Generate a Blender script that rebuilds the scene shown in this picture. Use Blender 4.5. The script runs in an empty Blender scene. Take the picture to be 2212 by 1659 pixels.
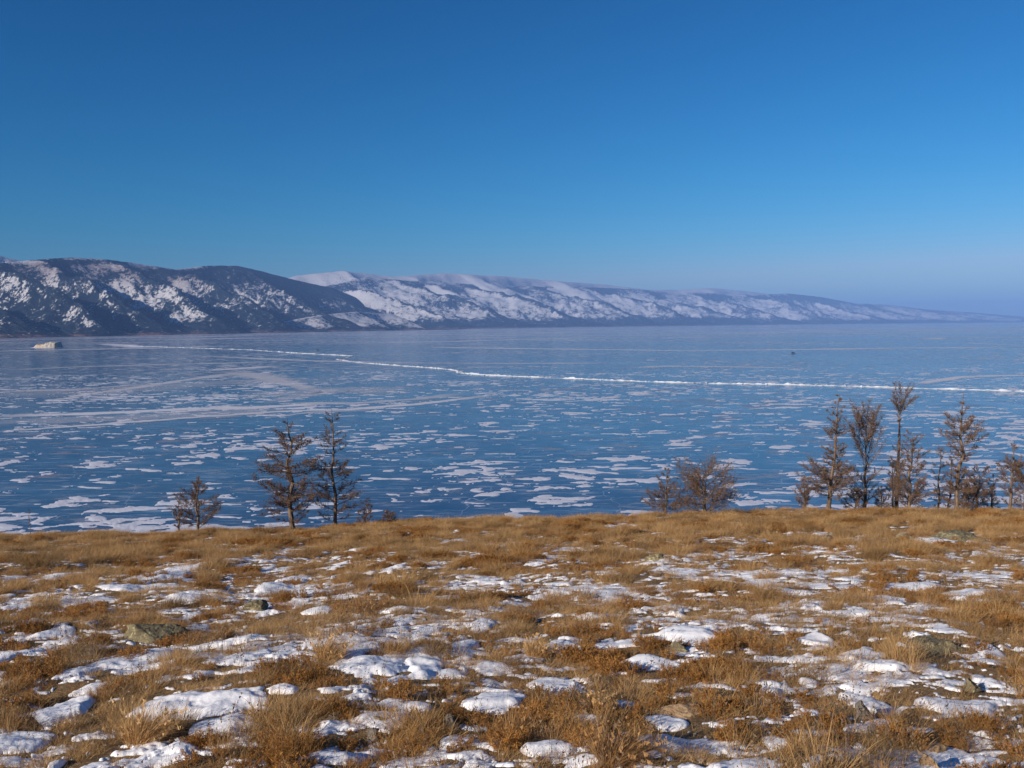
import bpy, math, random
import numpy as np
from mathutils import Matrix, Vector

# ------------------------------------------------------------------ camera, world, sun, exposure
sc = bpy.context.scene
C = sc.collection
rng = np.random.default_rng(7)
random.seed(7)
EYE = 36.0                      # metres above the ice
FPX = 887.0                     # focal length in pixels of a 1024 px wide picture
ROLL = math.radians(0.40)
PITCH = math.atan((384 - 324.1) / FPX)

F = np.array([0, math.cos(PITCH), -math.sin(PITCH)])
Rr = np.array([1.0, 0, 0]); Uu = np.array([0, math.sin(PITCH), math.cos(PITCH)])
RT = Rr * math.cos(ROLL) - Uu * math.sin(ROLL)
UP = Rr * math.sin(ROLL) + Uu * math.cos(ROLL)
cam = bpy.data.cameras.new('camera')
camo = bpy.data.objects.new('camera', cam); C.objects.link(camo)
M = Matrix(((RT[0], UP[0], -F[0], 0), (RT[1], UP[1], -F[1], 0), (RT[2], UP[2], -F[2], EYE), (0, 0, 0, 1)))
camo.matrix_world = M
cam.sensor_width = 36.0; cam.sensor_fit = 'HORIZONTAL'
cam.lens = 36.0 * FPX / 1024.0
cam.clip_start = 0.1; cam.clip_end = 90000
sc.camera = camo

SUN_EL = math.radians(22)
SUN_DIR = np.array([-0.74, -0.67])          # horizontal direction towards the sun
w = bpy.data.worlds.new('World'); sc.world = w; w.use_nodes = True
nt = w.node_tree; nt.nodes.clear()
sky = nt.nodes.new('ShaderNodeTexSky'); sky.sky_type = 'NISHITA'; sky.sun_disc = False
sky.sun_elevation = SUN_EL
sky.sun_rotation = math.atan2(SUN_DIR[0], SUN_DIR[1])
sky.altitude = 0; sky.air_density = 1.0; sky.dust_density = 0.3; sky.ozone_density = 10.0
bg = nt.nodes.new('ShaderNodeBackground'); bg.inputs['Strength'].default_value = 0.10
wo = nt.nodes.new('ShaderNodeOutputWorld')
# the film's rendering of the clear winter sky: one response curve per channel, the same in every direction
SKY_CURVE = ((12.6, 3.1), (0.98, 1.5), (0.675, 1.35))
sp_ = nt.nodes.new('ShaderNodeSeparateColor'); cb_ = nt.nodes.new('ShaderNodeCombineColor')
nt.links.new(sky.outputs[0], sp_.inputs[0]); ch_ = []
for i, (g, p) in enumerate(SKY_CURVE):
    a_ = nt.nodes.new('ShaderNodeMath'); a_.operation = 'POWER'; a_.inputs[1].default_value = p
    b_ = nt.nodes.new('ShaderNodeMath'); b_.operation = 'MULTIPLY'; b_.inputs[1].default_value = g * 0.12 ** p / 0.10
    nt.links.new(sp_.outputs[i], a_.inputs[0]); nt.links.new(a_.outputs[0], b_.inputs[0]); ch_.append(b_.outputs[0])
cap_ = nt.nodes.new('ShaderNodeMath'); cap_.operation = 'MULTIPLY'; cap_.inputs[1].default_value = 0.62; nt.links.new(ch_[1], cap_.inputs[0])
mn_ = nt.nodes.new('ShaderNodeMath'); mn_.operation = 'MINIMUM'; nt.links.new(ch_[0], mn_.inputs[0]); nt.links.new(cap_.outputs[0], mn_.inputs[1])
nt.links.new(mn_.outputs[0], cb_.inputs[0]); nt.links.new(ch_[1], cb_.inputs[1]); nt.links.new(ch_[2], cb_.inputs[2])
nt.links.new(cb_.outputs[0], bg.inputs[0]); nt.links.new(bg.outputs[0], wo.inputs[0])

sl = bpy.data.lights.new('sun', 'SUN'); sl.energy = 4.9; sl.angle = math.radians(0.53); sl.color = (1.0, 0.89, 0.76)
so = bpy.data.objects.new('sun', sl); C.objects.link(so)
sd = Vector((SUN_DIR[0] * math.cos(SUN_EL), SUN_DIR[1] * math.cos(SUN_EL), math.sin(SUN_EL)))
so.rotation_euler = sd.to_track_quat('Z', 'Y').to_euler()
so.location = (0, -20, 60)

sc.view_settings.view_transform = 'Standard'; sc.view_settings.look = 'None'
sc.view_settings.gamma = 1; sc.view_settings.use_curve_mapping = False
sc.view_settings.exposure = 0.38
sc.render.engine = 'CYCLES'
sc.cycles.use_denoising = True
sc.cycles.max_bounces = 6; sc.cycles.transparent_max_bounces = 16; sc.cycles.volume_bounces = 0
sc.cycles.sample_clamp_indirect = 4

HAZE_DENSITY = 8.2e-5

# ------------------------------------------------------------------ picture <-> place
DS = 1024 / 2212.0              # measuring picture (2212 wide) -> 1024
def ray(px, py):
    u = (np.asarray(px, float) - 512) / FPX; v = -(np.asarray(py, float) - 384) / FPX
    return F + u[..., None] * RT + v[..., None] * UP
def project(p):
    d = np.asarray(p, float) - np.array([0, 0, EYE])
    z = d @ F
    return 512 + FPX * (d @ RT) / z, 384 - FPX * (d @ UP) / z
def on_ice(dx, dy, z=0.0):      # from 2212-wide measurements
    d = ray(np.asarray(dx) * DS, np.asarray(dy) * DS)
    t = (z - EYE) / d[..., 2]
    return np.stack([d[..., 0] * t, d[..., 1] * t], -1)

# ------------------------------------------------------------------ noise
def _hash(ix, iy, seed):
    h = (ix.astype(np.int64) * 374761393 + iy.astype(np.int64) * 668265263 + seed * 1442695041) & 0xFFFFFFFF
    h = ((h ^ (h >> 13)) * 1274126177) & 0xFFFFFFFF
    h = ((h ^ (h >> 16)) * 2246822519) & 0xFFFFFFFF
    return (h ^ (h >> 15)) & 0xFFFFFFFF
def perlin(x, y, seed=0):
    x = np.asarray(x, float); y = np.asarray(y, float)
    ix = np.floor(x); iy = np.floor(y); fx = x - ix; fy = y - iy
    ix = ix.astype(np.int64); iy = iy.astype(np.int64)
    u = fx * fx * fx * (fx * (fx * 6 - 15) + 10); v = fy * fy * fy * (fy * (fy * 6 - 15) + 10)
    def g(a, b, dx, dy):
        an = _hash(a, b, seed) * (2 * math.pi / 4294967296.0)
        return np.cos(an) * dx + np.sin(an) * dy
    a = g(ix, iy, fx, fy); b = g(ix + 1, iy, fx - 1, fy)
    c = g(ix, iy + 1, fx, fy - 1); d = g(ix + 1, iy + 1, fx - 1, fy - 1)
    return ((a + u * (b - a)) * (1 - v) + (c + u * (d - c)) * v) * 1.5
def fbm(x, y, seed=0, oct=4, gain=0.5, lac=2.03):
    s = 0; a = 1; n = 0
    for i in range(oct):
        s = s + a * perlin(x, y, seed + 17 * i); n += a
        x = x * lac + 3.7; y = y * lac - 1.9; a *= gain
    return s / n * 1.35
def sstep(a, b, x):
    t = np.clip((x - a) / (b - a), 0, 1); return t * t * (3 - 2 * t)

# ------------------------------------------------------------------ mesh helpers
def mesh_from(name, verts, faces, mat=None, smooth=False, attrs=None, mats=None, midx=None):
    verts = np.asarray(verts, np.float32)
    me = bpy.data.meshes.new(name)
    if isinstance(faces, np.ndarray):
        k = faces.shape[1]; nf = len(faces)
        me.vertices.add(len(verts)); me.vertices.foreach_set('co', verts.ravel())
        me.loops.add(nf * k); me.loops.foreach_set('vertex_index', faces.astype(np.int32).ravel())
        me.polygons.add(nf); me.polygons.foreach_set('loop_start', np.arange(0, nf * k, k, dtype=np.int32))
        me.update(calc_edges=True)
    else:
        me.from_pydata(verts.tolist(), [], faces)
    if mats:
        for m in mats: me.materials.append(m)
    elif mat: me.materials.append(mat)
    if midx is not None:
        me.polygons.foreach_set('material_index', np.asarray(midx, np.int32))
    if smooth:
        me.polygons.foreach_set('use_smooth', np.ones(len(me.polygons), bool))
    for k, v in (attrs or {}).items():
        v = np.asarray(v, np.float32)
        if v.ndim == 1:
            a = me.attributes.new(k, 'FLOAT', 'POINT'); a.data.foreach_set('value', v)
        else:
            a = me.attributes.new(k, 'FLOAT_VECTOR', 'POINT'); a.data.foreach_set('vector', v.ravel())
    me.update()
    return me
def link(name, me, parent=None, loc=None, kind=None, label=None, cat=None, group=None):
    o = bpy.data.objects.new(name, me); C.objects.link(o)
    if parent: o.parent = parent
    if loc is not None: o.location = loc
    if kind: o['kind'] = kind
    if label: o['label'] = label
    if cat: o['category'] = cat
    if group: o['group'] = group
    return o
def empty(name, loc, label, cat, group=None):
    return link(name, None, None, loc, None, label, cat, group)
def grid_faces(nr, nc):
    i = np.arange(nr * nc).reshape(nr, nc)
    return np.stack([i[:-1, :-1], i[:-1, 1:], i[1:, 1:], i[1:, :-1]], -1).reshape(-1, 4)
def keep_used(verts, faces, attrs=None):
    used = np.unique(faces); m = np.full(len(verts), -1, np.int64); m[used] = np.arange(len(used))
    return verts[used], m[faces], {k: v[used] for k, v in (attrs or {}).items()}

# ------------------------------------------------------------------ materials
def newmat(name):
    m = bpy.data.materials.new(name); m.use_nodes = True
    n = m.node_tree.nodes; n.clear()
    out = n.new('ShaderNodeOutputMaterial'); bs = n.new('ShaderNodeBsdfPrincipled')
    m.node_tree.links.new(bs.outputs[0], out.inputs[0])
    return m, m.node_tree, bs, out
class NB:
    """small node helper"""
    def __init__(s, t): s.t = t
    def n(s, ty, **kw):
        x = s.t.nodes.new(ty)
        for k, v in kw.items(): setattr(x, k, v)
        return x
    def link(s, a, b): s.t.links.new(a, b)
    def noise(s, vec, scale, detail=4, rough=0.55, dim='3D', dist=0.0):
        x = s.n('ShaderNodeTexNoise', noise_dimensions=dim)
        x.inputs['Scale'].default_value = scale; x.inputs['Detail'].default_value = detail
        x.inputs['Roughness'].default_value = rough; x.inputs['Distortion'].default_value = dist
        if vec is not None: s.link(vec, x.inputs['Vector'])
        return x.outputs['Fac']
    def coords(s, scale=(1, 1, 1), rot=(0, 0, 0)):
        g = s.n('ShaderNodeNewGeometry')
        mp = s.n('ShaderNodeMapping'); mp.inputs['Scale'].default_value = scale; mp.inputs['Rotation'].default_value = rot
        s.link(g.outputs['Position'], mp.inputs['Vector']); return mp.outputs[0]
    def ocoords(s, scale=(1, 1, 1), rot=(0, 0, 0)):
        g = s.n('ShaderNodeTexCoord')
        mp = s.n('ShaderNodeMapping'); mp.inputs['Scale'].default_value = scale; mp.inputs['Rotation'].default_value = rot
        s.link(g.outputs['Object'], mp.inputs['Vector']); return mp.outputs[0]
    def rampf(s, f, a, b, lo=0.0, hi=1.0):
        x = s.n('ShaderNodeMapRange', interpolation_type='SMOOTHSTEP')
        s.link(f, x.inputs['Value'])
        x.inputs['From Min'].default_value = a; x.inputs['From Max'].default_value = b
        x.inputs['To Min'].default_value = lo; x.inputs['To Max'].default_value = hi
        return x.outputs['Result']
    def math(s, op, a, b=None, c=None):
        x = s.n('ShaderNodeMath', operation=op)
        for i, v in enumerate((a, b, c)):
            if v is None: continue
            if isinstance(v, (int, float)): x.inputs[i].default_value = v
            else: s.link(v, x.inputs[i])
        return x.outputs[0]
    def mix(s, f, a, b):
        x = s.n('ShaderNodeMix', data_type='RGBA')
        for i, v in ((0, f), (6, a), (7, b)):
            if isinstance(v, (int, float)): x.inputs[i].default_value = v
            elif isinstance(v, tuple): x.inputs[i].default_value = (*v, 1)
            else: s.link(v, x.inputs[i])
        return x.outputs[2]
    def attr(s, name):
        x = s.n('ShaderNodeAttribute'); x.attribute_name = name; return x.outputs['Fac']
    def bump(s, h, strength, dist, bs):
        x = s.n('ShaderNodeBump'); x.inputs['Strength'].default_value = strength; x.inputs['Distance'].default_value = dist
        s.link(h, x.inputs['Height']); s.link(x.outputs[0], bs.inputs['Normal'])

def mat_ice():
    m, t, bs, out = newmat('lake_ice'); b = NB(t)
    p = b.coords((1, 1.0, 1), (0, 0, 0.15))
    big = b.noise(p, 0.006, 4, 0.55)
    med = b.noise(b.coords((0.6, 1.2, 1), (0, 0, 0.3)), 0.045, 5, 0.6, dist=0.6)
    col = b.mix(b.rampf(big, 0.35, 0.68), (0.004, 0.027, 0.080), (0.018, 0.074, 0.138))
    col = b.mix(b.rampf(med, 0.50, 0.72, 0, 0.55), col, (0.11, 0.23, 0.36))       # cloudy ice
    # far-off wind-blown snow, too small to build patch by patch
    sp = b.noise(b.coords((0.75, 1.3, 1), (0, 0, -0.2)), 0.085, 6, 0.62, dist=0.4)
    dens = b.noise(p, 0.0035, 3, 0.5)
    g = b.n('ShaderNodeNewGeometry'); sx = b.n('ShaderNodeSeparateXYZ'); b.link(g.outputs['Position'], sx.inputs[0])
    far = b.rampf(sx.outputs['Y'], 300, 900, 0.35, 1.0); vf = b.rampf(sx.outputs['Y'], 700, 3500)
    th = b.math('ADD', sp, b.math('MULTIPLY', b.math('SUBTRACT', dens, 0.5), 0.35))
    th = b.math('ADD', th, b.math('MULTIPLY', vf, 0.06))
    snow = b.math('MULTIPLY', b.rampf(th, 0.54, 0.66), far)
    frost = b.rampf(b.noise(b.coords((0.35, 1.7, 1)), 0.30, 5, 0.65), 0.48, 0.74, 0, 0.62)
    # fine white cracks
    wv = b.n('ShaderNodeTexVoronoi', feature='DISTANCE_TO_EDGE'); wv.inputs['Scale'].default_value = 0.035
    nd = b.n('ShaderNodeTexNoise'); nd.inputs['Scale'].default_value = 0.05; nd.inputs['Detail'].default_value = 3
    va = b.n('ShaderNodeVectorMath', operation='MULTIPLY_ADD'); va.inputs[1].default_value = (22, 22, 22)
    b.link(p, nd.inputs['Vector']); b.link(nd.outputs['Color'], va.inputs[0]); b.link(p, va.inputs[2])
    b.link(va.outputs[0], wv.inputs['Vector'])
    crack = b.rampf(wv.outputs['Distance'], 0.0, 0.0055, 0.5, 0.0)
    cov = b.math('MAXIMUM', snow, b.math('MAXIMUM', frost, crack))
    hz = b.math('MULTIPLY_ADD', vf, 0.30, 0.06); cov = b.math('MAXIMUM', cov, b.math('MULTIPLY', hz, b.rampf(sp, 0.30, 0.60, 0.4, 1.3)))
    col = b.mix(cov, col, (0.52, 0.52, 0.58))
    b.link(col, bs.inputs['Base Color'])
    b.link(b.math('ADD', b.math('MULTIPLY', snow, 0.5), 0.16), bs.inputs['Roughness'])
    bs.inputs['IOR'].default_value = 1.31
    b.bump(b.noise(p, 0.9, 4, 0.6), 0.05, 0.15, bs)
    return m
def mat_snow(name, sparkle=True, base=(0.86, 0.86, 0.88), bscale=30.0, bd=0.01):
    m, t, bs, out = newmat(name); b = NB(t)
    p = b.coords()
    n = b.noise(p, bscale, 5, 0.6)
    b.link(b.mix(n, tuple(x * 0.93 for x in base), base), bs.inputs['Base Color'])
    bs.inputs['Roughness'].default_value = 0.6
    bs.inputs['Specular IOR Level'].default_value = 0.25
    b.bump(n, 0.5, bd, bs)
    return m
def mat_streak():
    m, t, bs, out = newmat('wind_packed_snow'); b = NB(t)
    tr = b.n('ShaderNodeBsdfTransparent'); mx = b.n('ShaderNodeMixShader')
    e = b.attr('edge'); op = b.attr('opacity')
    n = b.noise(b.coords((0.6, 1.2, 1)), 0.12, 5, 0.65)
    f = b.math('ADD', b.math('MULTIPLY', e, 0.9), b.math('MULTIPLY', b.math('SUBTRACT', n, 0.5), 1.9))
    f = b.math('MULTIPLY', b.rampf(f, 0.10, 0.60), op)
    bs.inputs['Base Color'].default_value = (0.64, 0.65, 0.73, 1); bs.inputs['Roughness'].default_value = 0.7
    b.link(f, mx.inputs[0]); b.link(tr.outputs[0], mx.inputs[1]); b.link(bs.outputs[0], mx.inputs[2])
    b.link(mx.outputs[0], out.inputs[0]); return m
def mat_mountain():
    m, t, bs, out = newmat('mountain_slope'); b = NB(t)
    fo = b.attr('forest'); la = b.attr('larch'); sh = b.attr('shore')
    n1 = b.noise(b.coords((1, 1, 0.6)), 0.034, 4, 0.75)
    n2 = b.noise(b.coords((1, 1, 1)), 0.006, 4, 0.6); n3 = b.noise(b.coords((1, 1, 0.7)), 0.11, 3, 0.7)
    n = b.math('MULTIPLY_ADD', b.math('SUBTRACT', b.math('ADD', b.math('MULTIPLY', n1, 0.56), b.math('ADD', b.math('MULTIPLY', n2, 0.10), b.math('MULTIPLY', n3, 0.34))), 0.5), 4.6, 0.5)
    d = b.math('SUBTRACT', b.math('ADD', fo, 0.0), n)
    k = b.rampf(d, -0.16, 0.16)
    snow = b.mix(n3, (0.33, 0.32, 0.335), (0.60, 0.595, 0.62))
    snow = b.mix(b.math('MULTIPLY', la, b.rampf(n1, 0.3, 0.62)), snow, (0.17, 0.125, 0.125))
    forest = b.mix(n1, (0.005, 0.011, 0.018), (0.016, 0.024, 0.031))
    col = b.mix(k, snow, forest)
    col = b.mix(b.math('MULTIPLY', sh, b.rampf(n, 0.3, 0.55)), col, (0.24, 0.14, 0.095))
    b.link(col, bs.inputs['Base Color']); bs.inputs['Roughness'].default_value = 0.9
    bs.inputs['Specular IOR Level'].default_value = 0.1
    b.bump(n1, 0.6, 14.0, bs)
    return m
def mat_soil():
    m, t, bs, out = newmat('dry_turf'); b = NB(t)
    p = b.coords()
    a = b.noise(p, 2.2, 5, 0.65); f = b.noise(b.coords((1, 2.2, 1)), 34, 6, 0.7)
    col = b.mix(b.rampf(a, 0.35, 0.65), (0.13, 0.078, 0.040), (0.24, 0.155, 0.080))
    col = b.mix(b.rampf(f, 0.42, 0.66), col, (0.36, 0.25, 0.135))
    col = b.mix(b.rampf(b.noise(p, 75, 4, 0.7), 0.55, 0.75, 0, 0.7), col, (0.045, 0.027, 0.014))
    b.link(col, bs.inputs['Base Color']); bs.inputs['Roughness'].default_value = 0.95
    bs.inputs['Specular IOR Level'].default_value = 0.1
    b.bump(f, 0.9, 0.03, bs); return m
def mat_grass(name, c1, c2, c3, scattered=True):
    m, t, bs, out = newmat(name); b = NB(t)
    oi = b.n('ShaderNodeObjectInfo'); tn = b.attr('tone')
    ct = b.n('ShaderNodeAttribute', attribute_type='INSTANCER'); ct.attribute_name = 'clump'
    col = b.mix(oi.outputs['Random'], c1, c2)
    col = b.mix(tn, col, c3)
    if scattered: col = b.mix(ct.outputs['Fac'], b.mix(0.60, col, tuple(x * 0.30 for x in c2)), col)
    b.link(col, bs.inputs['Base Color']); bs.inputs['Roughness'].default_value = 0.75
    bs.inputs['Specular IOR Level'].default_value = 0.15
    tr = b.n('ShaderNodeBsdfTranslucent'); mx = b.n('ShaderNodeMixShader'); mx.inputs[0].default_value = 0.36
    b.link(col, tr.inputs[0]); b.link(bs.outputs[0], mx.inputs[1]); b.link(tr.outputs[0], mx.inputs[2])
    b.link(mx.outputs[0], out.inputs[0]); return m
def mat_bark(name, c1, c2, scale=18):
    m, t, bs, out = newmat(name); b = NB(t)
    n = b.noise(b.coords((1, 1, 0.25)), scale, 5, 0.65)
    b.link(b.mix(b.rampf(n, 0.35, 0.65), c1, c2), bs.inputs['Base Color'])
    bs.inputs['Roughness'].default_value = 0.9; bs.inputs['Specular IOR Level'].default_value = 0.1
    b.bump(n, 0.8, 0.02, bs); return m
def mat_rock(name, c1, c2, c3, scale=9.0, rot=0.5):
    m, t, bs, out = newmat(name); b = NB(t)
    p = b.ocoords((1, 1, 2.4), (0.25, rot, 0.3))
    a = b.noise(p, scale, 6, 0.65); l = b.noise(b.ocoords(), scale * 2.6, 5, 0.7)
    col = b.mix(b.rampf(a, 0.36, 0.64), c1, c2)
    col = b.mix(b.rampf(l, 0.52, 0.64), col, c3)                       # lichen
    col = b.mix(b.rampf(b.noise(b.ocoords(), scale * 7, 4, 0.7), 0.56, 0.72, 0, 0.8), col, tuple(x * 0.3 for x in c1))
    b.link(col, bs.inputs['Base Color']); bs.inputs['Roughness'].default_value = 0.9
    bs.inputs['Specular IOR Level'].default_value = 0.15
    b.bump(b.math('ADD', a, b.math('MULTIPLY', l, 0.5)), 0.9, 0.03, bs); return m
def plain(name, c, rough=0.5, metal=0.0, grain=6.0):
    m, t, bs, out = newmat(name); b = NB(t)
    n = b.noise(b.ocoords(), grain, 3)
    b.link(b.mix(n, tuple(x * 0.85 for x in c), tuple(min(1, x * 1.15) for x in c)), bs.inputs['Base Color'])
    bs.inputs['Roughness'].default_value = rough; bs.inputs['Metallic'].default_value = metal
    return m

M_ICE = mat_ice(); M_SNOW = mat_snow('hillside_snow'); M_LSNOW = mat_snow('lake_snow', base=(0.56, 0.575, 0.66), bscale=0.8, bd=0.1)
M_RIDGE = mat_snow('ridge_ice', base=(0.54, 0.57, 0.62), bscale=1.2, bd=0.3)
M_STREAK = mat_streak(); M_MTN = mat_mountain(); M_SOIL = mat_soil()

# ------------------------------------------------------------------ lake ice
def build_ice():
    xs = np.array([-26000, -6000, -2000, -600, 0, 600, 2000, 6000, 26000.]); ys = np.array([-200, 60, 200, 500, 1200, 3000, 8000, 16000, 30000.])
    X, Y = np.meshgrid(xs, ys); V = np.stack([X.ravel(), Y.ravel(), np.zeros(X.size)], -1)
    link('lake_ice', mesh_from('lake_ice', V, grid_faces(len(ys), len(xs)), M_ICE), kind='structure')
build_ice()

def build_lake_snow():
    # wind-scoured snow lying on the clear ice: a low relief that dips under the ice where the ice is bare
    nr, nc = 480, 1280
    y = 105 * (900 / 105.) ** np.linspace(0, 1, nr); u = np.linspace(-0.72, 0.72, nc)
    Y, U = np.meshgrid(y, u, indexing='ij'); X = U * Y
    wx = X + 3.0 * fbm(X / 14, Y / 14, 91, 3); wy = Y + 3.0 * fbm(X / 14, Y / 14, 92, 3)
    cr, sr = math.cos(0.12), math.sin(0.12)
    a = (wx * cr + wy * sr); c = (-wx * sr + wy * cr)
    f = 0.62 * fbm(a / 12.5, c / 7.5, 31, 5, 0.52) + 0.52 * fbm(a / 5.2, c / 3.0, 33, 4, 0.55) + 0.34 * fbm(X / 60, Y / 60, 35, 3)
    near = sstep(210, 120, Y)
    right = sstep(0.30, 0.55, U) * sstep(420, 240, Y)
    thr = 0.275 - 0.19 * near - 0.16 * right - 0.03 * sstep(260, 420, Y) + 0.35 * sstep(560, 880, Y)
    h = (f - thr)
    hz = np.where(h > 0, 0.11 * np.minimum(1, h / 0.3) ** 0.6, -0.3 * np.minimum(-h, 1))
    hz = hz + np.where(h > 0, 0.02 * fbm(X / 2.0, Y / 2.0, 41, 3), 0)
    V = np.stack([X, Y, hz + 0.004], -1).reshape(-1, 3)
    fc = grid_faces(nr, nc); hk = (h > 0).ravel()
    fc = fc[hk[fc].any(1)]
    V, fc, _ = keep_used(V, fc)
    link('lake_snow', mesh_from('lake_snow', V, fc, M_LSNOW, True), kind='stuff')
build_lake_snow()

def smooth_line(P, n, jit=0.0, seed=0):
    P = np.asarray(P, float); d = np.r_[0, np.cumsum(np.linalg.norm(np.diff(P, axis=0), axis=1))]
    s = np.linspace(0, d[-1], n)
    Q = np.stack([np.interp(s, d, P[:, k]) for k in range(2)], -1)
    k = max(3, n // 40) | 1
    pad = np.pad(Q, ((k // 2, k // 2), (0, 0)), 'edge')
    Q = np.stack([np.convolve(pad[:, i], np.ones(k) / k, 'valid') for i in range(2)], -1)
    T = np.gradient(Q, axis=0); T /= np.linalg.norm(T, axis=1)[:, None] + 1e-9
    N = np.stack([-T[:, 1], T[:, 0]], -1)
    return Q, N, s

def streak(pts, wpx, op, seed):
    p = np.asarray(pts, float)
    q = []
    for a, b in zip(p[:-1], p[1:]):
        for k in np.linspace(0, 1, 24, endpoint=False): q.append(a + (b - a) * k)
    q.append(p[-1]); q = np.array(q)
    mid = on_ice(q[:, 0], q[:, 1]); lo = on_ice(q[:, 0], q[:, 1] + wpx / 2); hi = on_ice(q[:, 0], q[:, 1] - wpx / 2)
    half = np.clip(np.abs(hi[:, 1] - lo[:, 1]) / 2, 1.0, 60)
    T = np.gradient(mid, axis=0); T /= np.linalg.norm(T, axis=1)[:, None] + 1e-9
    N = np.stack([-T[:, 1], T[:, 0]], -1)
    half = half * (0.75 + 0.5 * fbm(mid[:, 0] / 80, mid[:, 1] / 80, seed, 3))
    V = []; E = []
    for k in (-1, -0.5, 0, 0.5, 1):
        # widen mostly in depth, as drifts along cracks do
        o = mid + np.stack([N[:, 0] * half * k * 0.3, np.sign(N[:, 1]) * half * k], -1)
        V.append(np.c_[o, np.full(len(o), 0.03 + 0.003 * seed)]); E.append(np.full(len(o), 1 - abs(k)))
    V = np.stack(V, 1).reshape(-1, 3); E = np.stack(E, 1).ravel()
    fade = np.minimum(1, np.minimum(np.arange(len(mid)), np.arange(len(mid))[::-1]) / 14.)
    return V, E, np.repeat(op * fade, 5), grid_faces(len(mid), 5)
STREAKS = [
    ([(-60, 901), (210, 893), (440, 882), (560, 880), (760, 868)], 13, 0.85),
    ([(-60, 936), (200, 918), (440, 900), (600, 889), (760, 884), (900, 873), (1100, 850)], 8, 0.8),
    ([(100, 868), (200, 850), (330, 832), (440, 815), (520, 808)], 12, 0.6),
    ([(430, 801), (520, 796), (620, 790)], 8, 0.75),
    ([(480, 800), (560, 812), (640, 832), (690, 845)], 12, 0.55),
    ([(691, 743), (962, 738), (1063, 735), (1436, 725)], 2.5, 0.7),
    ([(400, 768), (691, 780), (894, 784), (1097, 785), (1436, 784)], 3, 0.7),
    ([(894, 750), (1063, 752), (1436, 757), (1500, 757), (1754, 755), (1929, 752), (2260, 750)], 3, 0.75),
    ([(1440, 725), (1684, 718), (1894, 711), (2103, 708)], 1.6, 0.7),
    ([(1360, 795), (1440, 791), (1614, 793), (1780, 797)], 5, 0.6),
    ([(1980, 830), (2012, 824), (2082, 814), (2150, 812), (2260, 810)], 5, 0.8),
    ([(2085, 741), (2110, 742), (2260, 748)], 3, 0.8),
    ([(-40, 759), (78, 757), (156, 755), (345, 752), (520, 746)], 2.5, 0.8),
    ([(200, 742), (260, 745), (290, 749), (330, 751)], 4, 0.8),
    ([(1990, 734), (2040, 730), (2070, 731)], 2, 0.7),
    ([(0, 800), (180, 792), (420, 786), (640, 781)], 5, 0.45),
    ([(600, 870), (760, 872), (900, 862), (1010, 850)], 9, 0.5),
    ([(-40, 846), (160, 842), (340, 828)], 8, 0.5),
    ([(560, 905), (680, 890), (820, 885)], 7, 0.5),
    ([(-80, 915), (200, 905), (480, 893), (640, 884)], 34, 0.30),
    ([(-80, 850), (200, 846), (500, 826), (760, 822)], 44, 0.22),
    ([(500, 856), (640, 848), (760, 842), (900, 846)], 26, 0.30),
    ([(560, 870), (640, 858), (700, 848), (690, 838)], 16, 0.35),
]
def build_streaks():
    for i, (p, wd, op) in enumerate(STREAKS):
        V, E, O, fc = streak(p, wd, op, i)
        link('snow_streak', mesh_from('snow_streak', V, fc, M_STREAK, attrs={'edge': E, 'opacity': O}), kind='stuff')
build_streaks()

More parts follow.
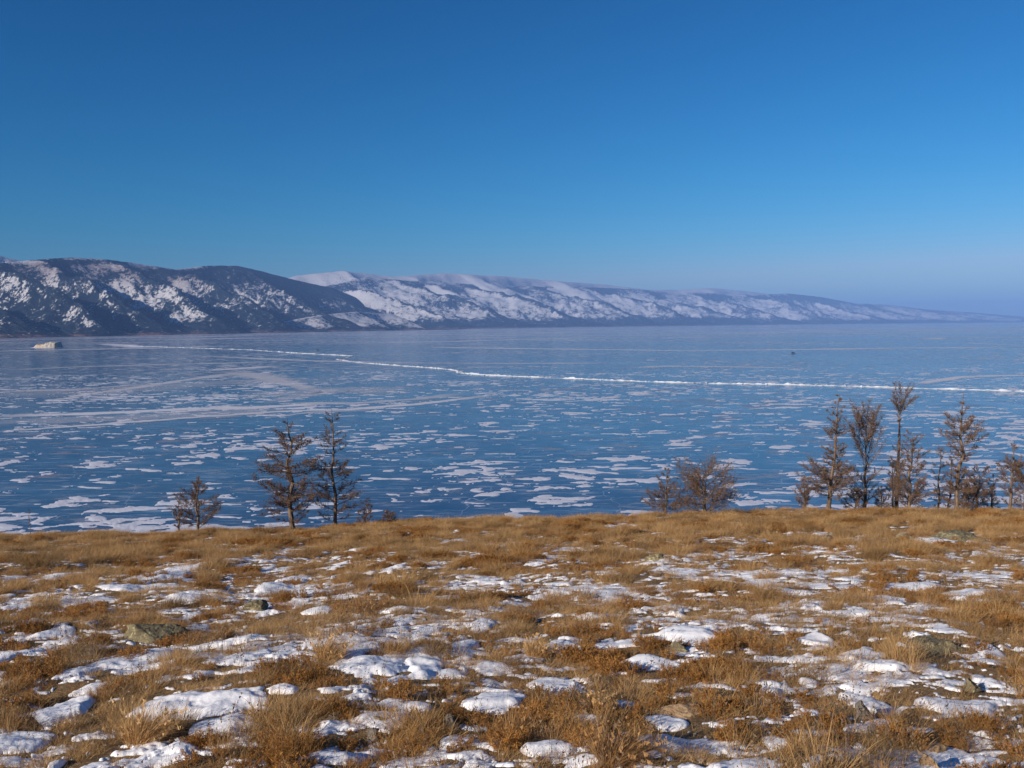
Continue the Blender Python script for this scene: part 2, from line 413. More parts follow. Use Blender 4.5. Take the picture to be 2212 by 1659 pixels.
def build_pressure_ridge():
    pts = [(270, 747), (420, 752), (540, 756), (640, 763), (720, 767), (762, 769), (748, 774), (728, 777), (770, 783), (860, 790),
           (960, 797), (985, 801), (1000, 807), (1060, 811), (1180, 816), (1280, 820), (1430, 826), (1560, 829), (1700, 831), (1950, 838), (2212, 846), (2420, 852)]
    P = on_ice(np.array([p[0] for p in pts]), np.array([p[1] for p in pts]))
    Q = []
    for a, b in zip(P[:-1], P[1:]):
        L = np.linalg.norm(b - a); n = max(2, int(L / 1.6))
        Q.append(a + (b - a) * np.linspace(0, 1, n, endpoint=False)[:, None])
    Q = np.concatenate(Q); T = np.gradient(Q, axis=0); T /= np.linalg.norm(T, axis=1)[:, None] + 1e-9
    N = np.stack([-T[:, 1], T[:, 0]], -1)
    s = np.arange(len(Q)) * 1.6
    Q = Q + N * (2.2 * fbm(s / 30, s * 0, 5, 3))[:, None]
    cols = np.linspace(-1, 1, 9); V = []
    wid = 0.95 + 0.95 * fbm(s / 40, s * 0 + 3, 6, 3)
    hgt = np.maximum(0.05, 0.50 + 0.75 * fbm(s / 22, s * 0 + 8, 7, 4, 0.6)) * (0.6 + 0.9 * rng.random(len(s)))
    for k in cols:
        z = (1 - abs(k)) ** 0.8 * hgt * (0.55 + 0.75 * rng.random(len(Q))) - 0.06 * (abs(k) > 0.99)
        o = Q + N * (wid * k)[:, None] + rng.normal(0, 0.2, Q.shape)
        V.append(np.c_[o, z])
    V = np.stack(V, 1).reshape(-1, 3); Fq = [tuple(f) for f in grid_faces(len(Q), 9).tolist()]; V = [tuple(v) for v in V]
    for k in range(330):                                       # tilted slabs thrown up along the crack
        i = rng.integers(0, len(Q)); c = np.r_[Q[i] + N[i] * rng.normal(0, 2.2), 0.15]; a = rng.uniform(0, 6.28); ti = rng.uniform(0.3, 1.3); sz = rng.uniform(0.4, 1.2); th = 0.22
        ax = np.array([math.cos(a), math.sin(a), 0]); up_ = np.array([-math.sin(a) * math.cos(ti), math.cos(a) * math.cos(ti), math.sin(ti)]); nn_ = np.cross(ax, up_)
        k0 = len(V)
        for sx_, su_, sn_ in ((-1, -.3, -1), (1, -.3, -1), (.8, 1, -1), (-.7, .8, -1), (-1, -.3, 1), (1, -.3, 1), (.8, 1, 1), (-.7, .8, 1)):
            V.append(tuple(c + ax * sx_ * sz * 0.6 + up_ * su_ * sz * 0.7 + nn_ * sn_ * th / 2))
        Fq += [(k0, k0 + 3, k0 + 2, k0 + 1), (k0 + 4, k0 + 5, k0 + 6, k0 + 7), (k0, k0 + 1, k0 + 5, k0 + 4), (k0 + 1, k0 + 2, k0 + 6, k0 + 5), (k0 + 2, k0 + 3, k0 + 7, k0 + 6), (k0 + 3, k0, k0 + 4, k0 + 7)]
    r = link('pressure_ridge', mesh_from('pressure_ridge', V, Fq, M_RIDGE),
         label='long white pressure ridge of broken ice zigzagging across the frozen lake', cat='ice ridge')
build_pressure_ridge()

# ------------------------------------------------------------------ mountains beyond the lake
def massif(name, shore, inl, T, tmax, ns, nt, cap, spurs, seed, forest_bias=0.0, larch=0.0, base_band=0.1, aspect_w=0.9, rough=0.05, spur_amp=1.0, shore_red=1.0, marks=(), side_w=0.0, patch_w=0.44, gul=260.0):
    sp = np.array(shore, float)
    px = np.linspace(sp[0, 0], sp[-1, 0], ns)
    D = np.interp(px, sp[:, 0], sp[:, 1])
    k = 61; D = np.convolve(np.pad(D, k // 2, 'edge'), np.ones(k) / k, 'valid')
    sx = (px - 512) / FPX * D; sy = D.copy()
    t = tmax * np.linspace(0, 1, nt) ** 1.25
    S, Tt = np.meshgrid(px, t, indexing='ij')
    X = sx[:, None] + inl[0] * Tt; Y = sy[:, None] + inl[1] * Tt
    X = X + 60 * fbm(X / 500, Y / 500, seed + 50, 3) * np.clip(Tt / 300, 0, 1); Y = Y + 60 * fbm(X / 500, Y / 500, seed + 51, 3) * np.clip(Tt / 300, 0, 1)
    pp, _ = project(np.stack([X, Y, 36 + 0.04 * Y], -1))
    cx = np.array([c[0] for c in cap]) * DS; cy = np.array([c[1] for c in cap]) * DS
    d = ray(pp, np.interp(pp, cx, cy))
    H = np.maximum(4, EYE + d[..., 2] / d[..., 1] * Y)
    tn = Tt / T
    # spurs run inland from the shore: ridge / valley wave along it
    sv = np.array([s * DS for s in spurs]); 
    Sw = S + (7 * fbm(X / 700, Y / 700, seed, 3)) 
    idx = np.clip(np.searchsorted(sv, Sw), 1, len(sv) - 1)
    a = sv[idx - 1]; b_ = sv[idx]; ph = np.clip((Sw - a) / (b_ - a), 0, 1)
    R = np.abs(2 * ph - 1) ** 1.25                                        # 1 on the spur, 0 in the valley
    tc = np.clip(tn, 0, 1)
    hv = np.random.default_rng(seed).uniform(0.80, 1.0, len(sv)); cr_ = np.where(ph < 0.5, hv[idx - 1], hv[idx])
    ridge = (1 - (1 - tc) ** 2.0) * (cr_ + (1 - cr_) * sstep(0.7, 1.0, tc))
    valley = 0.07 * tc + 0.93 * tc ** 2.8
    # side gullies on the flanks
    g = fbm(Sw / 9.0 + 0.35 * fbm(X / 500, Y / 500, seed + 3, 2), Tt / 1500, seed + 4, 4)
    g2 = 1 - np.abs(perlin(Sw / 16 + 0.3 * fbm(X / 400, Y / 400, seed + 5, 2), Tt / 1300, seed + 6)) * 2
    ux = Tt / gul + 0.6 * fbm(X / 450, Y / 450, seed + 5, 3); uy = Sw / 34 + 0.3 * fbm(X / 600, Y / 600, seed + 7, 2)
    rg = 0; am_ = 0.5
    for o_ in range(4):
        rg = rg + am_ * (1 - np.abs(perlin(ux * 2 ** o_, uy * 1.8 ** o_, seed + 60 + o_))) ** 2; am_ *= 0.5
    env = np.sin(np.pi * np.clip(tc, 0, 1)) ** 0.7
    P = valley + (ridge - valley) * R * spur_amp + env * (0.05 * g + 0.13 * (rg - 0.45)) + env * rough * fbm(X / 120, Y / 120, seed + 9, 4)
    P = np.clip(P, 0, 1.0)
    P = P - 0.12 * np.clip(tn - 1, 0, 3) - 0.02 * (tn > 1) * np.abs(fbm(X / 250, Y / 250, seed + 12, 3))
    h = np.maximum(P, 0.0) * H; print(name, 'top', float(h.max()))
    low = 3.0 * sstep(0, 60, Tt)
    Z = h + low - 1.0 * (Tt < 1)
    V = np.stack([X, Y, Z], -1)
    # normals -> aspect
    du = np.gradient(V, axis=0); dv = np.gradient(V, axis=1)
    nn = np.cross(du, dv); nn *= np.sign(nn[..., 2:3] + 1e-9); nn /= np.linalg.norm(nn, axis=-1)[..., None] + 1e-9
    asp = nn[..., 0] * 0.80 + nn[..., 1] * 0.60                                    # facing away from the dry sunny side
    slope_noise = fbm(X / 350, Y / 350, seed + 20, 5, 0.6)
    fall = 0.6 * fbm(Sw / 14 + 0.5 * slope_noise, Tt / 420, seed + 21, 3) + 0.6 * fbm(Tt / (gul * 0.45) + 0.5 * slope_noise, Sw / 22, seed + 22, 3)
    fo = 0.50 + forest_bias + aspect_w * asp + patch_w * slope_noise + 0.28 * fall
    fo = fo + side_w * (1.25 * sstep(0.0, 0.10, ph) * sstep(0.60, 0.42, ph) - 0.75 * sstep(0.5, 0.62, ph) * sstep(1.0, 0.93, ph) + 0.9 * (sstep(0.95, 1.0, ph) + sstep(0.06, 0.0, ph))) * np.clip(tc * 3, 0, 1) * np.clip((1.05 - tc) * 4, 0, 1)
    qx, qy = project(V); qx = qx / DS; qy = qy / DS
    for (bx, by, brx, bry, am) in marks:
        fo = fo + am * np.exp(-(((qx - bx) / brx) ** 2 + ((qy - by) / bry) ** 2))
    rel = Z / np.maximum(H, 1)
    fo = fo + 0.30 * fbm(X / 90, Y / 90, seed + 25, 3, 0.6)
    fo = fo + 0.5 * sstep(base_band * 1.6, base_band * 0.4, rel)
    fo = fo - 0.35 * sstep(0.92, 1.0, rel) * (1 if larch == 0 else 0.3)
    fo = np.clip(fo, 0.10 if forest_bias > -0.3 else -0.8, 0.93)
    la = larch * sstep(0.55, 0.9, rel) * sstep(-0.5, 0.3, fbm(X / 600, Y / 600, seed + 23, 4) + 0.1)
    la = la * sstep(1.005, 0.95, rel)
    sh = shore_red * sstep(14, 5, Z) * sstep(0.1, 0.0, 0.2 * np.abs(fbm(X / 300, Y / 300, seed + 30, 2)) - 0.02)
    me = mesh_from(name, V.reshape(-1, 3), grid_faces(ns, nt), M_MTN, True, attrs={'forest': fo.ravel(), 'larch': la.ravel(), 'shore': sh.ravel()})
    link(name, me, kind='structure')

INL = np.array([-0.82, 0.57])
CAP1 = [(-400, 575), (0, 570), (85, 561), (160, 557), (230, 561), (300, 570), (380, 583), (430, 576), (470, 574), (515, 575), (560, 585), (640, 606),
        (720, 623), (800, 656), (880, 684), (950, 706), (1000, 716), (1200, 720)]
CAP2 = [(400, 640), (600, 640), (700, 619), (790, 599), (850, 604), (950, 610), (1100, 618), (1200, 619), (1310, 622), (1400, 627), (1460, 632), (1500, 632), (1620, 637), (1700, 634),
        (1770, 641), (1850, 656), (1900, 657), (1950, 662), (2000, 668), (2100, 675), (2212, 684), (2500, 694)]
CAP3 = [(-300, 545), (0, 552), (45, 562), (110, 585), (300, 640), (560, 640), (600, 606), (640, 596), (740, 585), (800, 592), (850, 598), (960, 590), (1100, 598), (1200, 607), (1300, 614), (1400, 626), (1470, 626), (1540, 622), (1620, 630), (1700, 640), (1900, 670), (2300, 700)]
CAPB = [(400, 716), (560, 706), (640, 690), (700, 680), (770, 674), (850, 680), (895, 692), (930, 707), (1000, 718)]
massif('mountain_plateau', [(150, 6600), (330, 8000), (463, 8600), (600, 10300), (760, 13500), (900, 16500)], INL, 1500, 3000, 500, 60, CAP3,
       [300, 420, 560, 700, 820, 960, 1100, 1240, 1400, 1550, 1700, 1900, 2100], 400, forest_bias=-0.42, aspect_w=0.3, base_band=0.01, rough=0.03)
massif('mountain_plateau', [(-260, 4200), (60, 5600), (140, 6500)], np.array([-0.25, 0.97]), 900, 1600, 140, 40, CAP3, [-600, -300, 0, 300, 500], 460, forest_bias=-0.42, aspect_w=0.2, base_band=0.01, rough=0.02)
MARKS1 = [(254, 613, 75, 22, -0.42), (140, 590, 50, 20, -0.28), (408, 617, 40, 25, -0.35), (20, 605, 40, 20, -0.3), (10, 640, 30, 16, -0.25), (203, 706, 70, 10, -0.40), (85, 703, 50, 9, -0.25),
  (559, 633, 60, 26, -0.45), (700, 655, 50, 16, -0.35), (474, 660, 35, 12, -0.38), (389, 682, 40, 14, -0.32), (310, 655, 35, 10, -0.38), (330, 640, 60, 8, -0.3), (470, 705, 25, 7, -0.35), (585, 680, 15, 5, -0.3), (630, 712, 40, 4, -0.3),
  (160, 650, 80, 14, 0.22), (60, 670, 60, 14, 0.22), (330, 690, 30, 20, 0.2), (500, 600, 50, 10, 0.3), (600, 600, 70, 12, 0.35), (720, 635, 90, 10, 0.3), (640, 690, 120, 12, 0.25), (450, 630, 30, 30, 0.15), (240, 577, 190, 9, -0.62), (160, 559, 70, 4, -0.8), (430, 577, 45, 5, -0.8), (290, 571, 50, 4, -0.7), (60, 566, 60, 4, -0.6), (500, 578, 70, 8, 0.3)]
MARKS2 = [(742, 613, 35, 16, -0.3), (833, 632, 60, 22, -0.22), (1046, 644, 32, 14, -0.35), (1141, 650, 32, 16, -0.32), (1219, 632, 30, 16, -0.3), (945, 681, 60, 12, -0.22), (1351, 652, 45, 18, -0.35), (880, 612, 80, 8, -0.15), (1450, 640, 60, 12, -0.25), (1545, 631, 80, 8, -0.3), (1620, 655, 60, 12, -0.15),
  (990, 640, 28, 14, 0.3), (1131, 622, 28, 12, 0.45), (1170, 640, 24, 14, 0.3), (1334, 623, 60, 7, 0.45), (1097, 702, 260, 7, 0.5), (1270, 670, 60, 12, 0.2), (1737, 641, 65, 9, 0.6), (1790, 650, 40, 6, 0.5), (1500, 692, 130, 6, 0.5), (900, 704, 60, 6, 0.4), (960, 655, 40, 12, 0.2), (1620, 672, 40, 8, 0.25), (1430, 660, 40, 10, 0.2)]
massif('mountain_range', [(330, 6500), (416, 6900), (463, 7300), (555, 8600), (694, 10900), (833, 13400), (1024, 17000), (1160, 20000)], INL, 1900, 3600, 1120, 152, CAP2,
       [640, 780, 905, 1010, 1150, 1290, 1425, 1535, 1640, 1730, 1850, 1940, 2060, 2160, 2300, 2500], 200, forest_bias=0.35, base_band=0.18, aspect_w=0.5, marks=MARKS2, side_w=0.46, patch_w=0.36, gul=330.0)
massif('mountain_range', [(-160, 2560), (0, 3000), (139, 3600), (278, 4500), (380, 5500), (445, 6300), (470, 6700)], INL, 1150, 2300, 820, 180, CAP1,
       [-420, -230, -60, 110, 250, 372, 520, 640, 790, 960, 1100], 100, forest_bias=0.60, larch=0.9, base_band=0.14, aspect_w=0.35, marks=MARKS1, spur_amp=0.9, side_w=0.22, patch_w=0.42, gul=200.0)
massif('foothill', [(240, 4450), (330, 5080), (400, 5750), (432, 6150)], INL, 330, 900, 260, 60, CAPB, [540, 640, 740, 850, 930, 1000], 300, forest_bias=-0.02, base_band=0.25, aspect_w=0.5, rough=0.05, marks=[(800, 688, 80, 12, -0.30), (700, 690, 50, 10, -0.15)])

# ------------------------------------------------------------------ the hillside in the foreground
YB = 28.0
BROW = np.array([(-200, 1168), (0, 1163), (300, 1156), (640, 1147), (760, 1138), (900, 1129), (1100, 1123), (1300, 1120), (1500, 1113), (1700, 1108), (1900, 1104), (2212, 1108), (2500, 1112)], float)
_d = ray(BROW[:, 0] * DS, BROW[:, 1] * DS)
_bt = YB / _d[:, 1]
BX = _d[:, 0] * _bt; BZ = EYE + _d[:, 2] * _bt
def ground_base(x, y):
    x = np.asarray(x, float); y = np.asarray(y, float)
    zb = np.interp(x * YB / np.maximum(np.abs(y), 6), BX, BZ)
    z0 = 34.86 - 0.02 * x / 6
    k = np.minimum(y, YB) / YB
    z = z0 + (zb - z0) * k - 0.22 * np.sin(np.pi * np.clip(k, 0, 1))*0.4
    o = np.maximum(y - YB, 0)
    z = z - 0.21 * o - 0.016 * np.minimum(o, 22) ** 2 - 0.5 * np.maximum(o - 22, 0)
    return np.maximum(z, -0.6)
def ground_z(x, y):
    z = ground_base(x, y)
    a = sstep(0, 3, y)
    return z + a * (0.10 * fbm(x / 2.6, y / 2.6, 11, 3) + 0.035 * fbm(x / 0.5, y / 0.5, 12, 3))
def on_ground(dx, dy, f=None):
    f = f or ground_z
    dx = np.atleast_1d(np.asarray(dx, float)); dy = np.atleast_1d(np.asarray(dy, float))
    d = ray(dx * DS, dy * DS)
    ts = np.geomspace(2.4, 60, 900)
    P = d[:, None, :] * (ts[None, :, None] / d[:, 1][:, None, None])
    g = EYE + P[..., 2] - f(P[..., 0], P[..., 1])
    hit = (g < 0); i = np.where(hit.any(1), hit.argmax(1), len(ts) - 1)
    q = P[np.arange(len(dx)), i]
    return np.c_[q[:, 0], q[:, 1], f(q[:, 0], q[:, 1])]

def build_ground():
    y = np.concatenate([np.linspace(-30, 2, 24), 2.15 * (30 / 2.15) ** np.linspace(0, 1, 300)[1:], np.linspace(30.4, 60, 50), np.linspace(62, 130, 20)])
    u = np.linspace(-1, 1, 321)
    Y, U = np.meshgrid(y, u, indexing='ij')
    half = np.where(Y < 2, 4.0, 0) + np.maximum(Y, 0) * 0.78 + 1.6 + np.clip(Y - 30, 0, 200) * 0.6
    X = U * half
    Z = ground_z(X, Y)
    link('hillside', mesh_from('hillside', np.stack([X, Y, Z], -1).reshape(-1, 3), grid_faces(len(y), len(u)), M_SOIL, True), kind='structure')
build_ground()

PATCH = [(281,1428,193,68),(430,1532,286,60),(135,1528,104,46),(39,1587,180,50),(26,1420,70,40),(378,1624,117,30),(534,1439,91,36),(495,1400,180,22),(169,1467,86,24),(208,1491,65,16),
 (495,1574,156,34),(338,1650,130,20),(109,1634,40,24),(810,1460,170,50),(920,1449,90,55),(886,1532,110,26),(1065,1517,135,46),(823,1564,117,32),(737,1634,104,30),(1005,1603,90,36),
 (1058,1444,65,26),(1005,1400,68,24),(592,1439,60,25),(607,1517,65,18),(758,1527,90,16),(1206,1478,125,46),(1401,1431,110,28),(1328,1397,130,20),(1485,1384,130,30),(1263,1569,91,28),
 (1193,1629,86,38),(1485,1618,195,66),(1445,1564,99,24),(1563,1571,65,18),(1341,1519,55,14),(1649,1485,60,22),(1761,1392,60,28),(1863,1423,100,24),(1909,1449,170,24),(1883,1519,104,38),
 (2079,1527,170,46),(2131,1475,60,32),(1870,1491,60,18),(2118,1415,60,26),(1857,1613,52,42),(2066,1618,85,32),(2105,1645,180,26),(1657,1480,60,20),(1766,1478,40,20),(1650,1626,50,36),
 (146,1250,104,22),(312,1274,182,14),(351,1248,117,22),(193,1300,156,14),(417,1297,130,18),(404,1227,104,10),(47,1310,90,13),(26,1253,50,14),(208,1328,80,20),(117,1370,73,20),(430,1354,60,20),
 (609,1263,90,40),(695,1326,90,14),(857,1326,90,16),(851,1370,80,16),(1047,1360,58,20),(857,1229,60,8),(776,1188,35,9),(1289,1339,86,16),(1537,1250,130,12),(1480,1240,90,10),(1420,1230,60,8),
 (1640,1262,90,10),(1900,1290,110,16),(1980,1265,120,14),(2100,1282,130,16),(1760,1260,90,14),(1700,1275,110,14),(1740,1300,100,14),(1860,1330,110,16),(2140,1195,45,8),(1560,1205,30,6),(1180,1215,60,6),(360,1205,50,5),
 (640,1305,60,14),(560,1310,60,10),(620,1225,50,8),(1120,1300,110,10),(1300,1280,80,10),(1600,1330,60,12),(1990,1345,70,14),(2060,1380,90,18),(960,1290,70,10),(1200,1400,60,16)]
def snow_field(x, y):
    wx = x + 0.10 * fbm(x / 0.5, y / 0.5, 61, 3); wy = y + 0.10 * fbm(x / 0.5, y / 0.5, 62, 3)
    f = 0.46 * fbm(wx / 0.50, wy / 0.34, 63, 5, 0.62) + 0.46 * fbm(wx / 0.20, wy / 0.14, 64, 4, 0.62) + 0.32 * fbm(x / 3.6, y / 3.6, 65, 3)
    thr = 0.305 + 0.10 * sstep(11, 15, y) + 0.05 * sstep(15, 21, y) - 0.09 * sstep(5.5, 8.5, y) * sstep(14, 10, y)
    f = f - thr
    e = np.full(x.shape, -1.0)
    for (cx, cy, rx, ry) in PATCHW:
        m = (np.abs(wx - cx) < rx * 1.4) & (np.abs(wy - cy) < ry * 1.4)
        if m.any():
            q = 1 - np.sqrt(((wx[m] - cx) / rx) ** 2 + ((wy[m] - cy) / ry) ** 2)
            e[m] = np.maximum(e[m], np.minimum(q * 0.8, 0.06 + 0.75 * min(ry, 0.26)) + 0.08 * np.maximum(q, -1))
    f2 = np.where(e > -0.9, e + 0.22 * fbm(wx / 0.30, wy / 0.20, 66, 5, 0.65), -1)
    f3 = 0.26 * (fbm(wx / 0.26, wy / 0.15, 67, 5, 0.62) + 0.5 * fbm(x / 1.9, y / 1.9, 68, 3) - 0.11 - 0.16 * sstep(15, 24, y))
    return np.maximum(np.maximum(f, f2), np.minimum(f3, 0.06))
_c = np.array(PATCH, float)
_p0 = on_ground(_c[:, 0], _c[:, 1], ground_base); _pl = on_ground(_c[:, 0], _c[:, 1] + _c[:, 3] / 2, ground_base); _ph = on_ground(_c[:, 0], _c[:, 1] - _c[:, 3] / 2, ground_base)
PATCHW = [(p[0], (l[1] + h[1]) / 2, c[2] * DS / 2 * p[1] / FPX * 0.97, max(0.05, (h[1] - l[1]) / 2 * 0.82)) for p, l, h, c in zip(_p0, _pl, _ph, _c)]
def snow_height(x, y, f=None):
    f = snow_field(x, y) if f is None else f
    e = np.clip(f / 0.07, 0, 1)
    up = 0.008 * (1 - (1 - e) ** 2) + 0.016 * sstep(0.02, 0.34, f) + 0.018 * sstep(0.02, 0.3, f) * (fbm(x / 0.45, y / 0.45, 71, 3))
    lump = (0.005 * fbm(x / 0.07, y / 0.07, 72, 3) + 0.008 * fbm(x / 0.20, y / 0.16, 73, 3)) * np.clip(f / 0.10, 0, 1)
    return np.where(f > 0, up + lump + 0.004, np.maximum(f, -0.3) * 0.35)
def build_snow():
    nr, nc = 630, 850
    y = 2.5 * (31 / 2.5) ** np.linspace(0, 1, nr); u = np.linspace(-0.70, 0.70, nc)
    Y, U = np.meshgrid(y, u, indexing='ij'); X = U * Y
    f = snow_field(X, Y); h = snow_height(X, Y, f)
    Z = ground_z(X, Y) + h
    fc = grid_faces(nr, nc); k = (f > 0).ravel()
    fc = fc[k[fc].any(1)]
    V, fc, _ = keep_used(np.stack([X, Y, Z], -1).reshape(-1, 3), fc)
    print('snow faces', len(fc))
    link('snow_patches', mesh_from('snow_patches', V, fc, M_SNOW, True), kind='stuff')
build_snow()

# ------------------------------------------------------------------ rocks
ROCK_OLIVE = mat_rock('lichen_rock', (0.115, 0.095, 0.062), (0.22, 0.185, 0.11), (0.36, 0.33, 0.18))
ROCK_GREY = mat_rock('grey_rock', (0.115, 0.098, 0.082), (0.20, 0.170, 0.140), (0.27, 0.23, 0.175), 12)
ROCK_TAN = mat_rock('tan_rock', (0.22, 0.140, 0.080), (0.34, 0.235, 0.140), (0.42, 0.30, 0.17), 10)
def ico(n):
    import bmesh
    bm = bmesh.new(); bmesh.ops.create_icosphere(bm, subdivisions=n, radius=1)
    V = np.array([v.co[:] for v in bm.verts]); F_ = np.array([[v.index for v in f.verts] for f in bm.faces]); bm.free(); return V, F_
ICO = ico(5)
def noise3(V, sc, seed, o=4):
    return (fbm(V[:, 0] * sc + 5, V[:, 1] * sc, seed, o) + fbm(V[:, 1] * sc, V[:, 2] * sc + 9, seed + 1, o) + fbm(V[:, 2] * sc + 3, V[:, 0] * sc, seed + 2, o)) / 1.7
def rock_mesh(name, w, d, h, seed, mat, flat=0.5):
    V, F_ = ICO; V = V.copy(); r = np.random.default_rng(seed)
    # knock planar facets off the block, then weather it
    for k in range(15):
        nrm = r.normal(0, 1, 3) * np.array([1, 1, 0.9]); nrm /= np.linalg.norm(nrm); c = r.uniform(0.50, 0.82)
        dd = V @ nrm - c; V = V - np.where(dd > 0, dd, 0)[:, None] * nrm * 1.0
    V = V * (1 + 0.12 * noise3(V, 1.6, seed)[:, None] + 0.07 * noise3(V, 6.0, seed + 7)[:, None] + 0.035 * noise3(V, 15.0, seed + 9)[:, None])
    st = V[:, 2] * 5 + 0.6 * noise3(V, 1.3, seed + 11); V[:, :2] *= (1 + 0.09 * np.sign(np.sin(st * 2.2)) * np.abs(np.sin(st * 2.2)) ** 0.4)[:, None]
    V = V * np.array([w / 2, d / 2, h]) * 1.3
    return mesh_from(name, V, F_, mat, False)
ROCKS = [  # x, y of the base, width, height in picture measurements, depth ratio, material, label
    (300, 1388, 122, 46, 0.9, ROCK_OLIVE, 'large flat olive lichen-covered rock slab with a strip of snow, left foreground'),
    (2030, 1412, 150, 30, 0.8, ROCK_OLIVE, 'broad low mottled lichen rock outcrop behind snow at the right'),
    (1874, 1562, 40, 36, 1.0, ROCK_GREY, 'rounded dark grey boulder in front of a bright snow bank at lower right'),
    (1474, 1552, 96, 17, 0.8, ROCK_TAN, 'flat yellowish stone slab lying in grass above the lower right snow bank'),
    (977, 1578, 32, 28, 1.0, ROCK_GREY, 'small pointed brown-grey rock beside snow near the bottom centre'),
    (805, 1604, 30, 22, 1.0, ROCK_GREY, 'small dark rock at the left foot of the big golden sagebrush'),
    (817, 1566, 28, 14, 0.8, ROCK_OLIVE, 'olive stone poking through the snow above the big golden sagebrush'),
    (2035, 1636, 32, 28, 1.0, ROCK_TAN, 'upright tan stone between two snow banks in the lower right corner'),
    (2008, 1662, 42, 26, 0.9, ROCK_TAN, 'tan rock cut by the bottom edge left of the corner snow bank'),
    (2106, 1496, 40, 24, 0.9, ROCK_OLIVE, 'brown rock half capped by snow near the right edge'),
    (1788, 1172, 34, 18, 0.9, ROCK_OLIVE, 'round olive rock in grass below the leaning larch on the far slope'),
    (1960, 1167, 46, 12, 0.8, ROCK_OLIVE, 'low flat olive rock in grass below the dense brown larch'),
    (2078, 1168, 106, 16, 0.6, ROCK_OLIVE, 'long low olive rock ledge in grass near the right end of the brow'),
    (1415, 1212, 36, 18, 0.9, ROCK_OLIVE, 'olive-green rock in grass downslope of the fan-shaped larch'),
    (1835, 1106, 20, 9, 0.9, ROCK_TAN, 'small orange-tan stone on the brow beside the leaning larch'),
    (723, 1562, 38, 24, 0.9, ROCK_GREY, 'grey-brown rock tucked in flattened grass left of the bottom centre'),
    (1891, 1592, 26, 16, 0.9, ROCK_GREY, 'small dark stone under the golden bush below the rounded boulder'),
    (552, 1320, 50, 18, 0.8, ROCK_OLIVE, 'dark olive rock beside scattered snow in the middle left'),
    (1466, 1412, 48, 18, 0.7, ROCK_OLIVE, 'long brown rock at the edge of a snow patch right of centre'),
]
FOOT = []
def build_rocks():
    for i, (dx, dy, wd, hh, dr, mt, lab) in enumerate(ROCKS):
        p = on_ground(dx, dy)[0]; m = DS * p[1] / FPX
        w_ = wd * m; h_ = hh * m; d_ = max(w_ * dr, 0.08)
        y = p[1] + d_ * 0.35; z = float(ground_z(np.array(p[0]), np.array(y)))
        FOOT.append((p[0], p[1], 0.55 * w_))
        o = link('rock', rock_mesh('rock', w_, d_, h_ * 0.95, 900 + i * 3, mt), None, (p[0], y, z + 0.02 * h_), label=lab, cat='rock', group='rocks lying on the hillside')
        o.rotation_euler = (0, 0, 0.4 * math.sin(i * 2.3))
build_rocks()

# ------------------------------------------------------------------ dry grass
def blades(n, spread, hmin, hmax, lean, curl, width, seed, wind=0.25, splay=0.5, seg=3, headp=0.0):
    r = np.random.default_rng(seed)
    V = []; Fc = []; tone = []
    for i in range(n):
        a = r.uniform(0, 2 * math.pi); rad = spread * math.sqrt(r.random())
        b0 = np.array([math.cos(a) * rad, math.sin(a) * rad, -0.015])
        L = r.uniform(hmin, hmax)
        out = np.array([math.cos(a), math.sin(a)]) * splay * (0.3 + rad / max(spread, 1e-3)) + r.normal(0, lean, 2) + np.array([wind, 0.05])
        d = np.array([out[0], out[1], 1.0]); d /= np.linalg.norm(d)
        p = b0.copy(); pts = [p.copy()]
        for s in range(seg):
            p = p + d * L / seg; pts.append(p.copy())
            d = d + np.array([out[0] * curl, out[1] * curl, -curl * 0.9 * (0.6 + r.random())]) ; d /= np.linalg.norm(d)
        w_ = width * r.uniform(0.7, 1.3); fa = r.uniform(0, math.pi); side = np.array([math.cos(fa), math.sin(fa), 0])
        base = len(V); tn = r.random()
        for s, q in enumerate(pts[:-1]):
            ww = w_ * (1 - 0.75 * s / seg)
            V += [q - side * ww / 2, q + side * ww / 2]; tone += [tn * 0.85, tn * 0.85]
        V.append(pts[-1]); tone.append(tn)
        for s in range(seg - 1):
            k = base + 2 * s; Fc += [(k, k + 1, k + 3), (k, k + 3, k + 2)]
        k = base + 2 * (seg - 1); Fc.append((k, k + 1, k + 2))
        if r.random() < headp:
            for j in range(4):
                c = pts[-1] - (pts[-1] - pts[-2]) * 0.22 * j; v = r.normal(0, 0.008, 3); k = len(V)
                V += [c, c + v + np.array([0.004, 0, 0.012]), c - v * 0.6 + np.array([0, 0, 0.02])]; tone += [tn] * 3; Fc.append((k, k + 1, k + 2))
    return np.array(V), np.array(Fc), np.array(tone)
G_STRAW = mat_grass('straw_grass', (0.52, 0.315, 0.130), (0.37, 0.205, 0.078), (0.66, 0.44, 0.21))
G_BROWN = mat_grass('brown_grass', (0.40, 0.215, 0.085), (0.25, 0.135, 0.056), (0.52, 0.31, 0.135))
G_RUST = mat_grass('rust_twigs', (0.42, 0.200, 0.055), (0.29, 0.135, 0.040), (0.54, 0.285, 0.090))
G_GREY = mat_grass('grey_stalks', (0.22, 0.145, 0.090), (0.13, 0.085, 0.055), (0.30, 0.21, 0.135))

